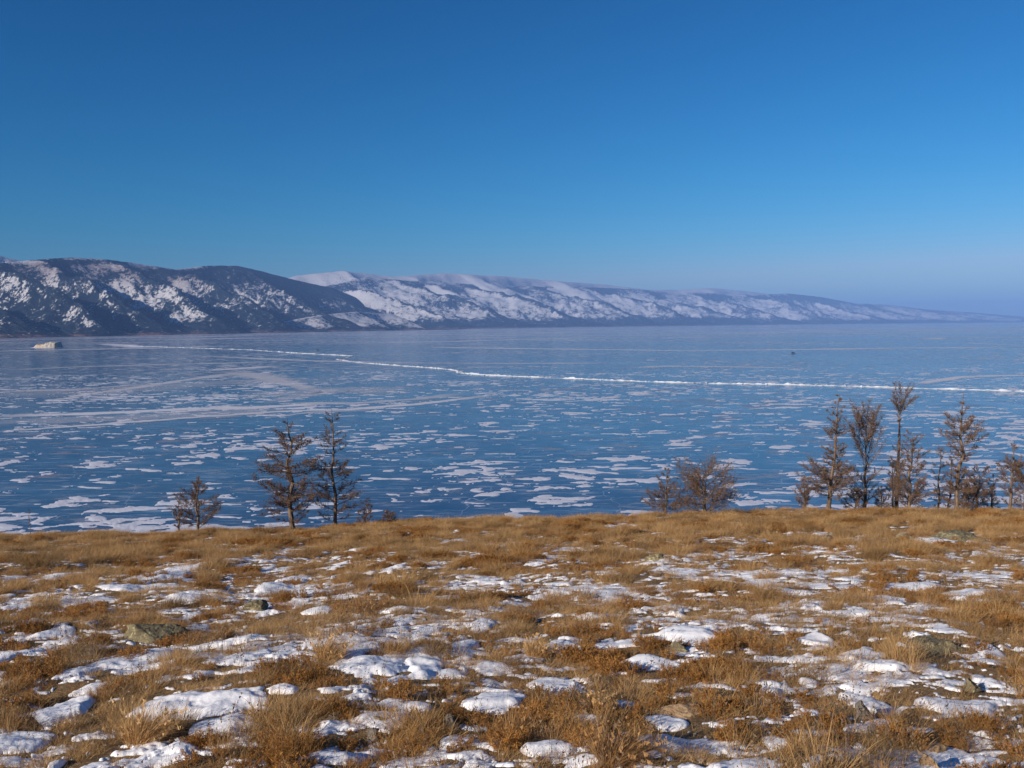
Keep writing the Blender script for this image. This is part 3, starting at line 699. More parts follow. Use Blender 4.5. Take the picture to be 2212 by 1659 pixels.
T_STRAW = mat_grass('straw_tussock', (0.52, 0.315, 0.130), (0.37, 0.205, 0.078), (0.66, 0.44, 0.21), False)
T_BROWN = mat_grass('brown_tussock', (0.34, 0.185, 0.075), (0.22, 0.120, 0.050), (0.46, 0.27, 0.115), False)
T_RUST = mat_grass('rust_bush', (0.40, 0.190, 0.052), (0.27, 0.128, 0.038), (0.52, 0.275, 0.085), False)
def twiggy(n, spread, h, seed, wind=0.1):
    """a dense low clump of branching twigs set with tiny dry leaves"""
    r = np.random.default_rng(seed); V = []; Fc = []; tone = []
    def tri_strip(a, b, wd, tn):
        s = r.normal(0, 1, 3); s /= np.linalg.norm(s); k = len(V)
        V.extend([a - s * wd, a + s * wd, b]); tone.extend([tn * 0.6, tn * 0.6, tn]); Fc.append((k, k + 1, k + 2))
    for i in range(n):
        a = r.uniform(0, 2 * math.pi); rad = math.sqrt(r.random())
        b0 = np.array([math.cos(a) * rad * spread * 0.35, math.sin(a) * rad * spread * 0.35, -0.01])
        d = np.array([math.cos(a) * rad * 0.9 + wind, math.sin(a) * rad * 0.9, 1.0]) + r.normal(0, 0.12, 3); d /= np.linalg.norm(d)
        L = h * r.uniform(0.55, 1.05) * (1 - 0.25 * rad)
        tip = b0 + d * L; tn = r.random(); tri_strip(b0, tip, 0.0025, 0.2 * tn)
        for j in range(int(11)):
            f = r.uniform(0.3, 1.0); q = b0 + d * L * f
            e = d * 0.8 + r.normal(0, 0.45, 3); e /= np.linalg.norm(e)
            l2 = L * r.uniform(0.08, 0.24); t2 = q + e * l2; tri_strip(q, t2, 0.0024, tn)
            for k_ in range(2):
                e2 = e + r.normal(0, 0.6, 3); e2 /= np.linalg.norm(e2); q2 = q + e * l2 * r.uniform(0.4, 1)
                tri_strip(q2, q2 + e2 * r.uniform(0.010, 0.028), 0.0035, r.random())
    return np.array(V), np.array(Fc), np.array(tone)

def build_grass():
    col = bpy.data.collections.new('grass_kinds')
    specs = []
    for i in range(4): specs.append((blades(64, 0.055, 0.07, 0.22, 0.17, 0.18, 0.0030, 100 + i, 0.22, 0.45), G_STRAW))
    for i in range(3): specs.append((blades(80, 0.080, 0.05, 0.16, 0.34, 0.44, 0.0032, 120 + i, 0.20, 0.8), G_STRAW))
    for i in range(3): specs.append((blades(72, 0.062, 0.05, 0.16, 0.26, 0.28, 0.0029, 140 + i, 0.15, 0.6), G_BROWN))
    for i in range(3): specs.append((twiggy(30, 0.13, 0.14, 160 + i), G_RUST))
    for i in range(3): specs.append((blades(7, 0.05, 0.20, 0.38, 0.10, 0.05, 0.0026, 180 + i, 0.14, 0.2, 3, 0.8), G_GREY))
    for i in range(3): specs.append((blades(64, 0.14, 0.09, 0.20, 1.3, 0.30, 0.0031, 200 + i, 0.9, 0.4), G_STRAW))      # flattened litter
    for i, ((V, Fc, tn), m) in enumerate(specs):
        o = bpy.data.objects.new('grass_clump', mesh_from('grass_clump', V, Fc, m, attrs={'tone': tn})); o.name = 'k%02d' % i
        col.objects.link(o)
    order = sorted(range(len(specs)), key=lambda i: 'k%02d' % i)
    r = np.random.default_rng(5); ymax = 31.5
    # a thin lower layer of short grass and flattened litter
    N = 260000
    y = np.sqrt(r.uniform(2.3 ** 2, ymax ** 2, N)); x = r.uniform(-0.70, 0.70, N) * y
    cl2 = fbm(x / 0.5, y / 0.5, 82, 3)
    keep = r.random(N) < np.clip(np.where(y < 9, 0.80, 0.42) + 0.8 * cl2, 0.12, 1) * np.where(y > 9, 0.7, 1)
    x, y, cl2 = x[keep], y[keep], cl2[keep]; n = len(x)
    kn = fbm(x / 1.7, y / 1.7, 84, 3) + r.normal(0, 0.22, n); q = r.random(n)
    var = np.where(q < 0.34, r.integers(16, 19, n), np.where(kn > 0.18, r.integers(4, 7, n), np.where(kn > -0.08, r.integers(0, 4, n), np.where(kn > -0.36, r.integers(7, 10, n), r.integers(10, 13, n)))))
    var = np.where(q > np.where(y < 9, 0.945, 0.968), r.integers(13, 16, n), var)
    big = np.clip(0.48 + 0.3 * cl2 + r.normal(0, 0.13, n), 0.28, 0.95) * np.where(y > 15, 0.78, 1)
    # tussocks: tight groups of taller clumps of one kind
    K = 2600
    ty = np.sqrt(r.uniform(2.5 ** 2, ymax ** 2, K)); tx = r.uniform(-0.70, 0.70, K) * ty
    kp = r.random(K) < np.clip(0.6 + 0.8 * fbm(tx / 2.2, ty / 2.2, 86, 3), 0.15, 1); tx, ty = tx[kp], ty[kp]; K = len(tx)
    K2 = 900
    t2y = np.sqrt(r.uniform(13 ** 2, ymax ** 2, K2)); tx = np.r_[tx, r.uniform(-0.70, 0.70, K2) * t2y]; ty = np.r_[ty, t2y]; K = len(tx)
    tk = fbm(tx / 2.5, ty / 2.5, 87, 2) + r.normal(0, 0.35, K)
    base = np.where(tk > 0.42, 4, np.where(tk > -0.12, 0, np.where(tk > -0.48, 7, 10))); cnt = np.where(base == 0, 4, 3)
    tr = np.clip(r.lognormal(-2.15, 0.38, K) * np.where(ty > 13, 1.3, 1), 0.06, 0.30); tn_ = (9 + 70 * tr).astype(int)
    idx = np.repeat(np.arange(K), tn_); m_ = len(idx)
    an = r.uniform(0, 2 * np.pi, m_); rad = tr[idx] * np.sqrt(r.random(m_))
    x2 = tx[idx] + rad * np.cos(an) * 1.25; y2 = ty[idx] + rad * np.sin(an)
    v2 = base[idx] + (r.random(m_) * cnt[idx]).astype(int)
    b2 = np.clip((0.75 + 2.2 * tr[idx]) * (1.0 - 0.35 * (rad / tr[idx]) ** 2) * r.normal(1, 0.15, m_), 0.4, 1.7) * np.where(v2 >= 10, 0.8, 1) * np.where(y2 < 8, 0.86, np.where(y2 > 17, 1.12, 1))
    tone_b = np.clip(0.74 + 0.9 * fbm(x / 0.45, y / 0.45, 88, 4, 0.6) + r.normal(0, 0.12, n), 0, 1); tk_t = np.clip(0.80 + r.normal(0, 0.38, K), 0.05, 1)
    tone_c = np.r_[tone_b, np.clip(tk_t[idx] + r.normal(0, 0.1, m_) - 0.25 * (rad / tr[idx]), 0, 1)]
    x = np.r_[x, x2]; y = np.r_[y, y2]; var = np.r_[var, v2]; big = np.r_[big, b2]; lay = np.r_[np.zeros(n), np.ones(m_)]
    f = snow_field(x, y); fb = snow_field(x, y + 0.030 * y); op_ = (fb > 0.03) & (f <= 0.05)
    clear = np.ones(len(x), bool)
    for (ox, oy, orx) in FOOT:
        clear &= ~((np.abs(x - ox) < orx) & (y > oy - 0.25 - 0.5 * orx) & (y < oy + orx * 0.8))
    pk = np.where(lay < 0.5, np.where(f > 0.15, 0.045, np.where(f > 0.07, 0.20, np.where(f > 0, 0.48, 1))), np.where(f > 0.16, 0.20, np.where(f > 0.06, 0.65, 1.0)))
    pk = pk * np.where(op_, np.where(y > 14, 0.26, np.where(lay < 0.5, 0.45, 0.55)), 1); big = big * np.where(op_, 0.75, 1)
    keep = (r.random(len(x)) < pk) & (clear | (r.random(len(x)) < 0.10))
    x, y, var, big, f, lay, tone_c = x[keep], y[keep], var[keep], big[keep], f[keep], lay[keep], tone_c[keep]; n = len(x)
    var = np.where((f > 0.05) & (lay < 0.5), np.where(r.random(n) < 0.6, r.integers(13, 16, n), r.integers(7, 10, n)), var)
    rot = np.stack([r.normal(0, 0.14, n), r.normal(0, 0.14, n), r.normal(0, 0.9, n)], -1)
    z = ground_z(x, y)
    me = mesh_from('grass', np.stack([x, y, z], -1), [], attrs={'scl': big, 'rot': rot, 'clump': tone_c})
    a = me.attributes.new('variant', 'INT', 'POINT'); a.data.foreach_set('value', var.astype(np.int32))
    ob = link('grass', me, kind='stuff')
    ng = bpy.data.node_groups.new('grass_scatter', 'GeometryNodeTree')
    ng.interface.new_socket('Geometry', in_out='INPUT', socket_type='NodeSocketGeometry')
    ng.interface.new_socket('Geometry', in_out='OUTPUT', socket_type='NodeSocketGeometry')
    N_ = ng.nodes; gi = N_.new('NodeGroupInput'); go = N_.new('NodeGroupOutput')
    ip = N_.new('GeometryNodeInstanceOnPoints'); ci = N_.new('GeometryNodeCollectionInfo')
    ci.inputs['Collection'].default_value = col; ci.inputs['Separate Children'].default_value = True; ci.inputs['Reset Children'].default_value = True
    def na(name, ty):
        x_ = N_.new('GeometryNodeInputNamedAttribute'); x_.data_type = ty; x_.inputs['Name'].default_value = name
        return [o for o in x_.outputs if o.enabled and o.name == 'Attribute'][0]
    L = ng.links
    L.new(gi.outputs[0], ip.inputs['Points']); L.new(ci.outputs[0], ip.inputs['Instance'])
    ip.inputs['Pick Instance'].default_value = True
    L.new(na('variant', 'INT'), ip.inputs['Instance Index']); L.new(na('rot', 'FLOAT_VECTOR'), ip.inputs['Rotation']); L.new(na('scl', 'FLOAT'), ip.inputs['Scale'])
    L.new(ip.outputs[0], go.inputs[0])
    md = ob.modifiers.new('scatter', 'NODES'); md.node_group = ng
    print('grass clumps', n)
build_grass()

# ------------------------------------------------------------------ larches at the brow of the hill
BARK = mat_bark('larch_bark', (0.075, 0.050, 0.036), (0.20, 0.145, 0.105))
TWIG = mat_bark('larch_twig', (0.080, 0.052, 0.038), (0.165, 0.108, 0.076), 8)
CONE = mat_bark('larch_cone', (0.13, 0.060, 0.028), (0.24, 0.120, 0.055), 30)
class MB:
    def __init__(s): s.V = []; s.F = []; s.mi = []; s.n = 0
    def add(s, V, F_, mi):
        s.V.append(np.asarray(V, float)); s.F += [tuple(i + s.n for i in f) for f in F_]; s.mi += [mi] * len(F_); s.n += len(V)
    def tube(s, pts, rad, sides, mi):
        pts = np.asarray(pts, float); V = []
        for i, p in enumerate(pts):
            d = pts[min(i + 1, len(pts) - 1)] - pts[max(i - 1, 0)]; d = d / (np.linalg.norm(d) + 1e-9)
            a = np.cross(d, [0.31, 0.87, 0.38]); a /= np.linalg.norm(a) + 1e-9; b = np.cross(d, a)
            for k in range(sides):
                t = 2 * math.pi * k / sides; V.append(p + (a * math.cos(t) + b * math.sin(t)) * rad[i])
        F_ = []
        for i in range(len(pts) - 1):
            for k in range(sides):
                k2 = (k + 1) % sides; F_.append((i * sides + k, i * sides + k2, (i + 1) * sides + k2, (i + 1) * sides + k))
        s.add(V, F_, mi)
    def spike(s, a, b, r0, mi):
        d = b - a; x = np.cross(d, [0.3, 0.5, 0.8]); x /= np.linalg.norm(x) + 1e-9; y = np.cross(d, x); y /= np.linalg.norm(y) + 1e-9
        s.add([a + x * r0, a + (-0.5 * x + 0.87 * y) * r0, a + (-0.5 * x - 0.87 * y) * r0, b], [(0, 1, 3), (1, 2, 3), (2, 0, 3)], mi)
    def nut(s, c, r, mi):
        s.add([c + np.array(v) * r for v in ((1, 0, 0), (-.5, .87, 0), (-.5, -.87, 0), (0, 0, 1.3), (0, 0, -1.1))],
              [(0, 1, 3), (1, 2, 3), (2, 0, 3), (1, 0, 4), (2, 1, 4), (0, 2, 4)], mi)
    def mesh(s, name, mats):
        return mesh_from(name, np.concatenate(s.V), s.F, mats=mats, midx=s.mi)

def larch(base, top, Yd, crown, nl, label, seed, r_px=4.0, rise=0.15, curve=0.5, twig=1.0, cones=0.5, kink=0.02, fan=0, lift=0.0, group='bare larches along the brow of the hill', name='larch_tree', sub=1.0):
    """base, top in picture measurements; crown = [(fraction of height, half width in the same measure)]"""
    r = np.random.default_rng(seed)
    m = DS * Yd / FPX                                   # metres per measured pixel at that distance
    bp = ray(np.array(base[0] * DS), np.array(base[1] * DS)); bp = bp * (Yd / bp[1])
    gx = bp[0]; gz = float(ground_z(np.array(gx), np.array(Yd)))
    ztop = EYE + (ray(np.array(top[0] * DS), np.array(top[1] * DS)) * (Yd / ray(np.array(top[0] * DS), np.array(top[1] * DS))[1]))[2]
    H = ztop - gz; dxt = (top[0] - base[0]) * m
    t = empty(name, (gx, Yd, gz - 0.05), label, 'tree', group)
    n = 15; fr = np.linspace(0, 1, n)
    tx = dxt * fr ** 0.9 + H * kink * (fbm(fr * 3.1, fr * 0 + seed, 1, 3)) * np.sin(np.pi * fr) * 2.4; ty = H * kink * (fbm(fr * 3.1, fr * 0 + seed + 40, 2, 3))
    trunk = np.stack([tx, ty, fr * (H + 0.05)], -1); R0 = r_px * m
    rad = R0 * (1 - fr) ** 0.85 * 0.95 + 0.006; rad[0] *= 1.35
    tm = MB(); tm.tube(trunk, rad, 8, 0)
    link('trunk', tm.mesh('trunk', [BARK]), t)
    cf = np.array([c[0] for c in crown]); cw = np.array([c[1] for c in crown]) * m
    f = 0; fs = []
    lo, hi = cf[0], 0.985
    w_ = lambda q: np.interp(q, cf, cw)
    # limbs denser where the crown is wider
    cand = r.uniform(lo, hi, 4000); wt = w_(cand); keep = r.random(4000) < (0.25 + 0.75 * wt / wt.max()) * (wt > 0.02)
    fs = np.sort(cand[keep][:int(nl * 1.4)])
    az = r.uniform(0, 6.28)
    for i, q in enumerate(fs):
        az += 2.4 + r.normal(0, 0.5)
        p0 = np.array([np.interp(q, fr, trunk[:, k]) for k in range(3)])
        L = w_(q) * r.uniform(0.62, 1.12)
        if L < 0.05: continue
        rr = rise * (1 + 0.9 * q) + r.normal(0, 0.12) + lift * q
        d = np.array([math.cos(az), math.sin(az), rr]); d /= np.linalg.norm(d)
        # reach the stated half width even when steep
        hor = max(0.25, math.hypot(d[0], d[1])); L = min(L / hor, 0.85 * H)
        ns = 6; pts = [p0]; p = p0.copy(); dd = d.copy()
        for s in range(ns):
            p = p + dd * L / ns; pts.append(p.copy())
            dd = dd + np.array([0, 0, curve * (0.10 + 0.12 * s / ns)]) + r.normal(0, 0.09, 3); dd /= np.linalg.norm(dd)
        pts = np.array(pts); lr = min(0.26 * R0 * (1 - q * 0.6), 0.012 * L + 0.005)
        lb = MB(); lb.tube(pts, np.linspace(lr, 0.003, len(pts)), 4, 0)
        nt_ = int((12 + 30 * L / 0.9) * twig)
        for k in range(nt_):
            g = r.uniform(0.12, 1.0) ** 0.8 * ns * 0.999; a = int(g); pa = pts[a] + (pts[a + 1] - pts[a]) * (g - a)
            dr = (pts[a + 1] - pts[a]); dr /= np.linalg.norm(dr)
            sd_ = np.cross(dr, r.normal(0, 1, 3)); sd_ /= np.linalg.norm(sd_) + 1e-9
            e = dr * 0.75 + sd_ * r.uniform(0.45, 1.3) + np.array([0, 0, 0.22]); e /= np.linalg.norm(e)
            l2 = sub * (0.07 + 0.26 * L * (1 - 0.55 * g / ns)) * r.uniform(0.4, 1.0)
            mid = pa + e * l2 * 0.55; e2 = e + r.normal(0, 0.25, 3) + np.array([0, 0, 0.25]); e2 /= np.linalg.norm(e2); tip = mid + e2 * l2 * 0.45
            lb.tube([pa, mid, tip], [0.0048, 0.0034, 0.0016], 3, 1)
            for j in range(max(3, int(l2 / 0.033))):
                h_ = r.uniform(0.12, 1.0); q0 = pa + (mid - pa) * h_ * 1.6 if h_ < 0.6 else mid + (tip - mid) * (h_ - 0.6) / 0.4
                e3 = e * 0.5 + r.normal(0, 0.6, 3); e3 /= np.linalg.norm(e3)
                lb.spike(q0, q0 + e3 * r.uniform(0.02, 0.065) * (1 + 0.4 * L), 0.0030, 1)
                if r.random() < 0.22 * cones: lb.nut(q0 + e3 * 0.02, r.uniform(0.010, 0.019), 2)
        link('branch', lb.mesh('branch', [BARK, TWIG, CONE]), t)
    return t

T = larch
T((632, 1146), (626, 903), 28.3, [(0.06, 46), (0.16, 66), (0.30, 96), (0.42, 92), (0.55, 74), (0.70, 62), (0.84, 38), (0.95, 15), (1, 4)], 46,
  'tall spreading bare larch with crooked grey trunk, larger of the pair left of centre', 1, 6.0, 0.10, 0.65, 1.0, 1.0, 0.035)
T((725, 1140), (722, 880), 29.0, [(0.06, 30), (0.16, 74), (0.30, 66), (0.42, 66), (0.50, 54), (0.56, 16), (0.64, 36), (0.74, 36), (0.86, 24), (1, 4)], 44,
  'slim bare larch with thin pointed top, right beside the large spreading larch', 2, 4.2, 0.12, 0.7, 1.0, 0.4, 0.015)
T((428, 1150), (428, 1030), 28.6, [(0.08, 58), (0.30, 58), (0.5, 46), (0.75, 28), (1, 4)], 28,
  'small bushy bare larch standing alone at the left of the brow', 3, 3.0, 0.35, 0.6, 1.2, 0.3, 0.02)
T((386, 1152), (388, 1085), 28.9, [(0.1, 16), (0.5, 15), (1, 3)], 14, 'knee-high reddish young larch at the left foot of the small lone larch', 4, 2.0, 0.5, 0.5, 1.2, 0.3)
T((1522, 1118), (1520, 1022), 28.4, [(0.05, 88), (0.3, 100), (0.6, 92), (0.85, 66), (1, 34)], 36,
  'wide fan-shaped bare larch with many rising stems standing alone right of centre', 5, 4.5, 0.25, 0.42, 0.55, 0.5, 0.04, lift=0.15, sub=1.7)
T((1437, 1120), (1440, 1012), 28.8, [(0.08, 74), (0.25, 60), (0.5, 36), (0.75, 18), (1, 3)], 24,
  'small reddish bare larch crowding the left side of the fan-shaped larch', 6, 2.6, 0.3, 0.6, 1.2, 0.3)
T((1737, 1110), (1736, 1040), 28.7, [(0.1, 26), (0.4, 26), (0.7, 16), (1, 3)], 18, 'low bare larch sapling at the left foot of the leaning tall larch', 7, 2.0, 0.5, 0.5, 1.2, 0.4)
T((1788, 1108), (1809, 850), 28.4, [(0.12, 58), (0.24, 74), (0.36, 60), (0.40, 28), (0.6, 30), (0.8, 24), (1, 4)], 76,
  'tall narrow bare larch leaning right with wide skirt of low branches', 8, 4.8, 0.12, 0.55, 0.9, 0.5, 0.012)
T((1868, 1106), (1868, 918), 29.6, [(0.06, 44), (0.2, 52), (0.34, 30), (0.45, 46), (0.62, 56), (0.8, 48), (1, 22)], 34,
  'vase-shaped bare larch with steeply rising boughs behind the leaning larch', 9, 3.6, 0.55, 0.7, 0.85, 0.3, 0.015, lift=0.8)
T((1936, 1106), (1942, 850), 30.2, [(0.1, 18), (0.3, 22), (0.46, 20), (0.52, 12), (0.58, 10), (0.62, 5), (0.78, 5), (0.82, 32), (0.93, 30), (1, 18)], 40,
  'tall bare larch with one leafless tuft on top of a long naked trunk', 10, 4.2, 0.45, 0.6, 0.9, 0.2, 0.008, lift=0.5)
T((1963, 1106), (1968, 935), 29.0, [(0.04, 46), (0.2, 56), (0.4, 48), (0.6, 38), (0.8, 30), (1, 10)], 44,
  'dense brown larch crowded against the tall tufted larch on its right', 11, 3.4, 0.3, 0.6, 1.2, 0.3)
T((2026, 1106), (2029, 965), 31.0, [(0.1, 14), (0.35, 18), (0.6, 18), (0.85, 14), (1, 3)], 20, 'thin pole-like bare larch between the dense brown larch and the tall broad-topped larch', 12, 2.4, 0.4, 0.6, 0.9, 0.2)
T((2050, 1106), (2052, 985), 31.8, [(0.1, 12), (0.5, 14), (0.85, 11), (1, 3)], 16, 'short thin bare larch just left of the broad-topped tall larch trunk', 13, 2.2, 0.4, 0.6, 0.9, 0.2)
T((2066, 1108), (2074, 850), 28.8, [(0.05, 40), (0.2, 48), (0.30, 40), (0.42, 14), (0.5, 36), (0.58, 54), (0.70, 46), (0.82, 26), (0.9, 8), (1, 3)], 62,
  'tall bare larch with broad ragged upper crown and thin bare tip near right edge', 14, 5.2, 0.12, 0.6, 1.0, 0.9, 0.02)
T((2110, 1108), (2114, 1018), 29.6, [(0.1, 46), (0.3, 50), (0.6, 42), (1, 20)], 26, 'low wide bare larch at the right foot of the broad-topped tall larch', 15, 2.4, 0.35, 0.6, 1.1, 0.3)
T((2142, 1108), (2143, 1030), 30.4, [(0.1, 24), (0.5, 22), (1, 5)], 16, 'small thin bare larch between the low wide larch and the right edge trees', 16, 2.0, 0.4, 0.6, 1.1, 0.2)
T((2181, 1108), (2186, 950), 29.2, [(0.1, 16), (0.35, 32), (0.55, 40), (0.7, 24), (1, 4)], 32, 'dark slender bare larch with arching boughs, second tree from right edge', 17, 3.4, 0.3, 0.7, 1.1, 0.3)
T((2212, 1108), (2214, 1005), 28.8, [(0.05, 30), (0.3, 42), (0.7, 38), (1, 20)], 26, 'dark dense bare larch cut off by the right picture edge', 18, 3.0, 0.4, 0.6, 1.2, 0.2)
T((1846, 1106), (1850, 1062), 29.0, [(0.05, 34), (0.5, 34), (1, 10)], 18, 'low bushy larch growth between the leaning larch and the vase-shaped larch', 21, 1.6, 0.35, 0.6, 1.2, 0.3)
T((1905, 1106), (1902, 1058), 29.4, [(0.05, 26), (0.5, 24), (1, 8)], 14, 'low larch sapling at the right foot of the vase-shaped larch', 22, 1.4, 0.4, 0.6, 1.1, 0.3)
T((2090, 1106), (2092, 1050), 29.9, [(0.05, 40), (0.5, 34), (1, 10)], 18, 'low dark larch thicket right behind the trunk of the broad-topped tall larch', 23, 1.6, 0.35, 0.6, 1.2, 0.3)
T((1330 + 600, 1108), (1925, 1000), 30.6, [(0.05, 24), (0.4, 26), (0.8, 14), (1, 4)], 20, 'short leafless larch squeezed against the left of the naked trunk', 19, 2.4, 0.3, 0.6, 1.0, 0.2)

# ------------------------------------------------------------------ the bushes and tussocks that stand out
def bush_mesh(name, w, h, seed, mat, wind):
    V, Fc, tn = twiggy(int(np.clip(90 + 380 * w, 110, 330)), 1.0, 1.0, seed, wind)
    V = V.copy(); ext = np.percentile(np.abs(V[:, 0] - V[:, 2] * wind * 0.6), 95)
    V[:, :2] *= (w / 2) / ext; V[:, 2] *= h * 0.98
    return mesh_from(name, V, Fc, mat, attrs={'tone': tn})
def tussock_mesh(name, w, h, seed, mat, wind):
    V, Fc, tn = blades(int(np.clip(380 + 1400 * w, 450, 1300)), w * 0.30, h * 0.5, h * 1.15, 0.16, 0.18, 0.0030, seed, wind, 0.42, 4, 0.05)
    return mesh_from(name, V, Fc, mat, attrs={'tone': tn})
G_OLIVE = mat_grass('dull_sagebrush', (0.24, 0.155, 0.070), (0.16, 0.105, 0.052), (0.34, 0.23, 0.115), False)
BUSHES = [  # x, base y, width, height, kind, material, label
    (857, 1650, 128, 88, 'sagebrush', T_RUST, 'big golden sagebrush at the bottom centre, widest bush in front'),
    (628, 1665, 108, 84, 'sagebrush', T_RUST, 'golden sagebrush cut by the bottom edge left of centre'),
    (1097, 1477, 74, 56, 'sagebrush', T_BROWN, 'dark brown dense bush just right of the picture centre line, above the snow bank'),
    (1112, 1600, 70, 80, 'grass_tussock', T_BROWN, 'tall dark brown tussock beside the wide centre snow bank'),
    (1330, 1655, 130, 96, 'grass_tussock', T_BROWN, 'big wind-swept brown tussock leaning right at the bottom, left of the snow bank'),
    (1589, 1476, 82, 58, 'sagebrush', T_RUST, 'round reddish-brown bush alone right of centre'),
    (1289, 1545, 48, 52, 'grass_tussock', T_STRAW, 'upright straw tussock between snow patches right of centre'),
    (1917, 1585, 92, 54, 'sagebrush', T_RUST, 'golden bush growing right of the rounded grey boulder'),
    (1937, 1660, 128, 80, 'sagebrush', G_OLIVE, 'large dull olive-brown bush at the bottom, right of centre'),
    (2131, 1632, 128, 64, 'sagebrush', T_BROWN, 'wide brown bush at the right edge above the corner snow bank'),
    (141, 1336, 50, 40, 'sagebrush', T_RUST, 'small orange bush in front of long snow bands at the left'),
    (383, 1378, 58, 40, 'sagebrush', T_RUST, 'orange-brown bush right beside the large flat lichen rock'),
    (148, 1432, 92, 66, 'sagebrush', G_OLIVE, 'dark bushy clump left of the large left snow patch'),
    (300, 1612, 92, 104, 'grass_tussock', T_STRAW, 'tall straw tussock with long blades in the lower left'),
    (609, 1322, 48, 40, 'sagebrush', T_RUST, 'small orange bush on snow in the middle left distance'),
    (794, 1326, 80, 48, 'grass_tussock', T_BROWN, 'leaning golden tussock above snow patches left of centre'),
    (68, 1236, 116, 74, 'sagebrush', G_OLIVE, 'large grey-brown shrubby clump at the left edge below the brow'),
    (1354, 1154, 34, 26, 'grass_tussock', T_BROWN, 'dark small tussock below the fan-shaped larch'),
    (1141, 1190, 34, 30, 'grass_tussock', T_RUST, 'small orange tussock near the brow at centre'),
    (1892, 1280, 56, 30, 'sagebrush', T_RUST, 'orange low bush in mid-slope snow at the right'),
    (705, 1430, 70, 76, 'grass_tussock', T_STRAW, 'tall pale straw tussock left of the picture centre'),
    (1155, 1420, 60, 52, 'grass_tussock', T_STRAW, 'pale leaning straw tussock just right of centre, mid-slope'),
]
def build_bushes():
    for i, (dx, dy, wd, hh, kind, mt, lab) in enumerate(BUSHES):
        p = on_ground(dx, min(dy, 1657))[0]; m = DS * p[1] / FPX; w_ = wd * m; h_ = hh * m
        if dy > 1657: p[1] -= (dy - 1657) * m * 1.5
        y = p[1] + (0.25 * w_ if kind == 'sagebrush' else 0.12 * w_); z = float(ground_z(np.array(p[0]), np.array(y)))
        f = bush_mesh if kind == 'sagebrush' else tussock_mesh
        link(kind, f(kind, w_, h_, 700 + i, mt, 0.12 if kind == 'sagebrush' else 0.32), None, (p[0], y, z), label=lab, cat='bush' if kind == 'sagebrush' else 'grass tussock',
             group='bushes and tussocks standing out of the grass')
build_bushes()

def build_stalk():
    p = on_ground(65, 1160)[0]; r = np.random.default_rng(3); m = DS * p[1] / FPX
    mb = MB(); H = 66 * m; pts = np.array([[0.02 * math.sin(k * 1.3), 0, H * k / 6] for k in range(7)])
    mb.tube(pts, np.linspace(0.012, 0.004, 7), 5, 0)
    for k in range(22):
        h = r.uniform(0.35, 1) * H; a = r.uniform(0, 6.28); q = np.array([0.015, 0, h]); mb.spike(q, q + np.array([math.cos(a) * 0.06, math.sin(a) * 0.06, 0.07]), 0.006, 1)
    link('dry_stalk', mb.mesh('dry_stalk', [BARK, TWIG]), None, (p[0], p[1], p[2]), label='single tall dry stalk standing against the ice at the far left', cat='plant')
build_stalk()
T((786, 1136), (794, 1092), 28.6, [(0.05, 22), (0.4, 22), (1, 6)], 14, 'knee-high reddish shrub at the right foot of the slim larch', 31, 1.6, 0.5, 0.6, 1.2, 0.3)
T((838, 1136), (842, 1112), 28.0, [(0.05, 34), (0.5, 30), (1, 12)], 12, 'low spreading reddish scrub on the brow right of the larch pair', 32, 1.2, 0.4, 0.5, 1.2, 0.3)

RED = plain('red_cloth', (0.70, 0.20, 0.17), 0.8)
def build_cloth():
    n = 9; u = np.linspace(-1, 1, n); A, B = np.meshgrid(u, u); z = 0.25 * np.sin(A * 3 + B * 2) + 0.15 * np.sin(B * 5)
    top = np.stack([A, z, B * 0.85 - 0.3 * np.abs(A)], -1).reshape(-1, 3) * 0.04; bot = top + np.array([0, 0.006, 0])
    i = grid_faces(n, n); V = np.r_[top, bot]; F_ = np.r_[i, i[:, ::-1] + n * n]
    d = ray(np.array(1995 * DS), np.array(1043 * DS)); p = np.array([0, 0, EYE]) + d * (28.75 / d[1])
    link('red_cloth', mesh_from('red_cloth', V, F_, RED), None, tuple(p), label='small pink-red cloth caught in the twigs of the dense brown larch', cat='cloth')
build_cloth()

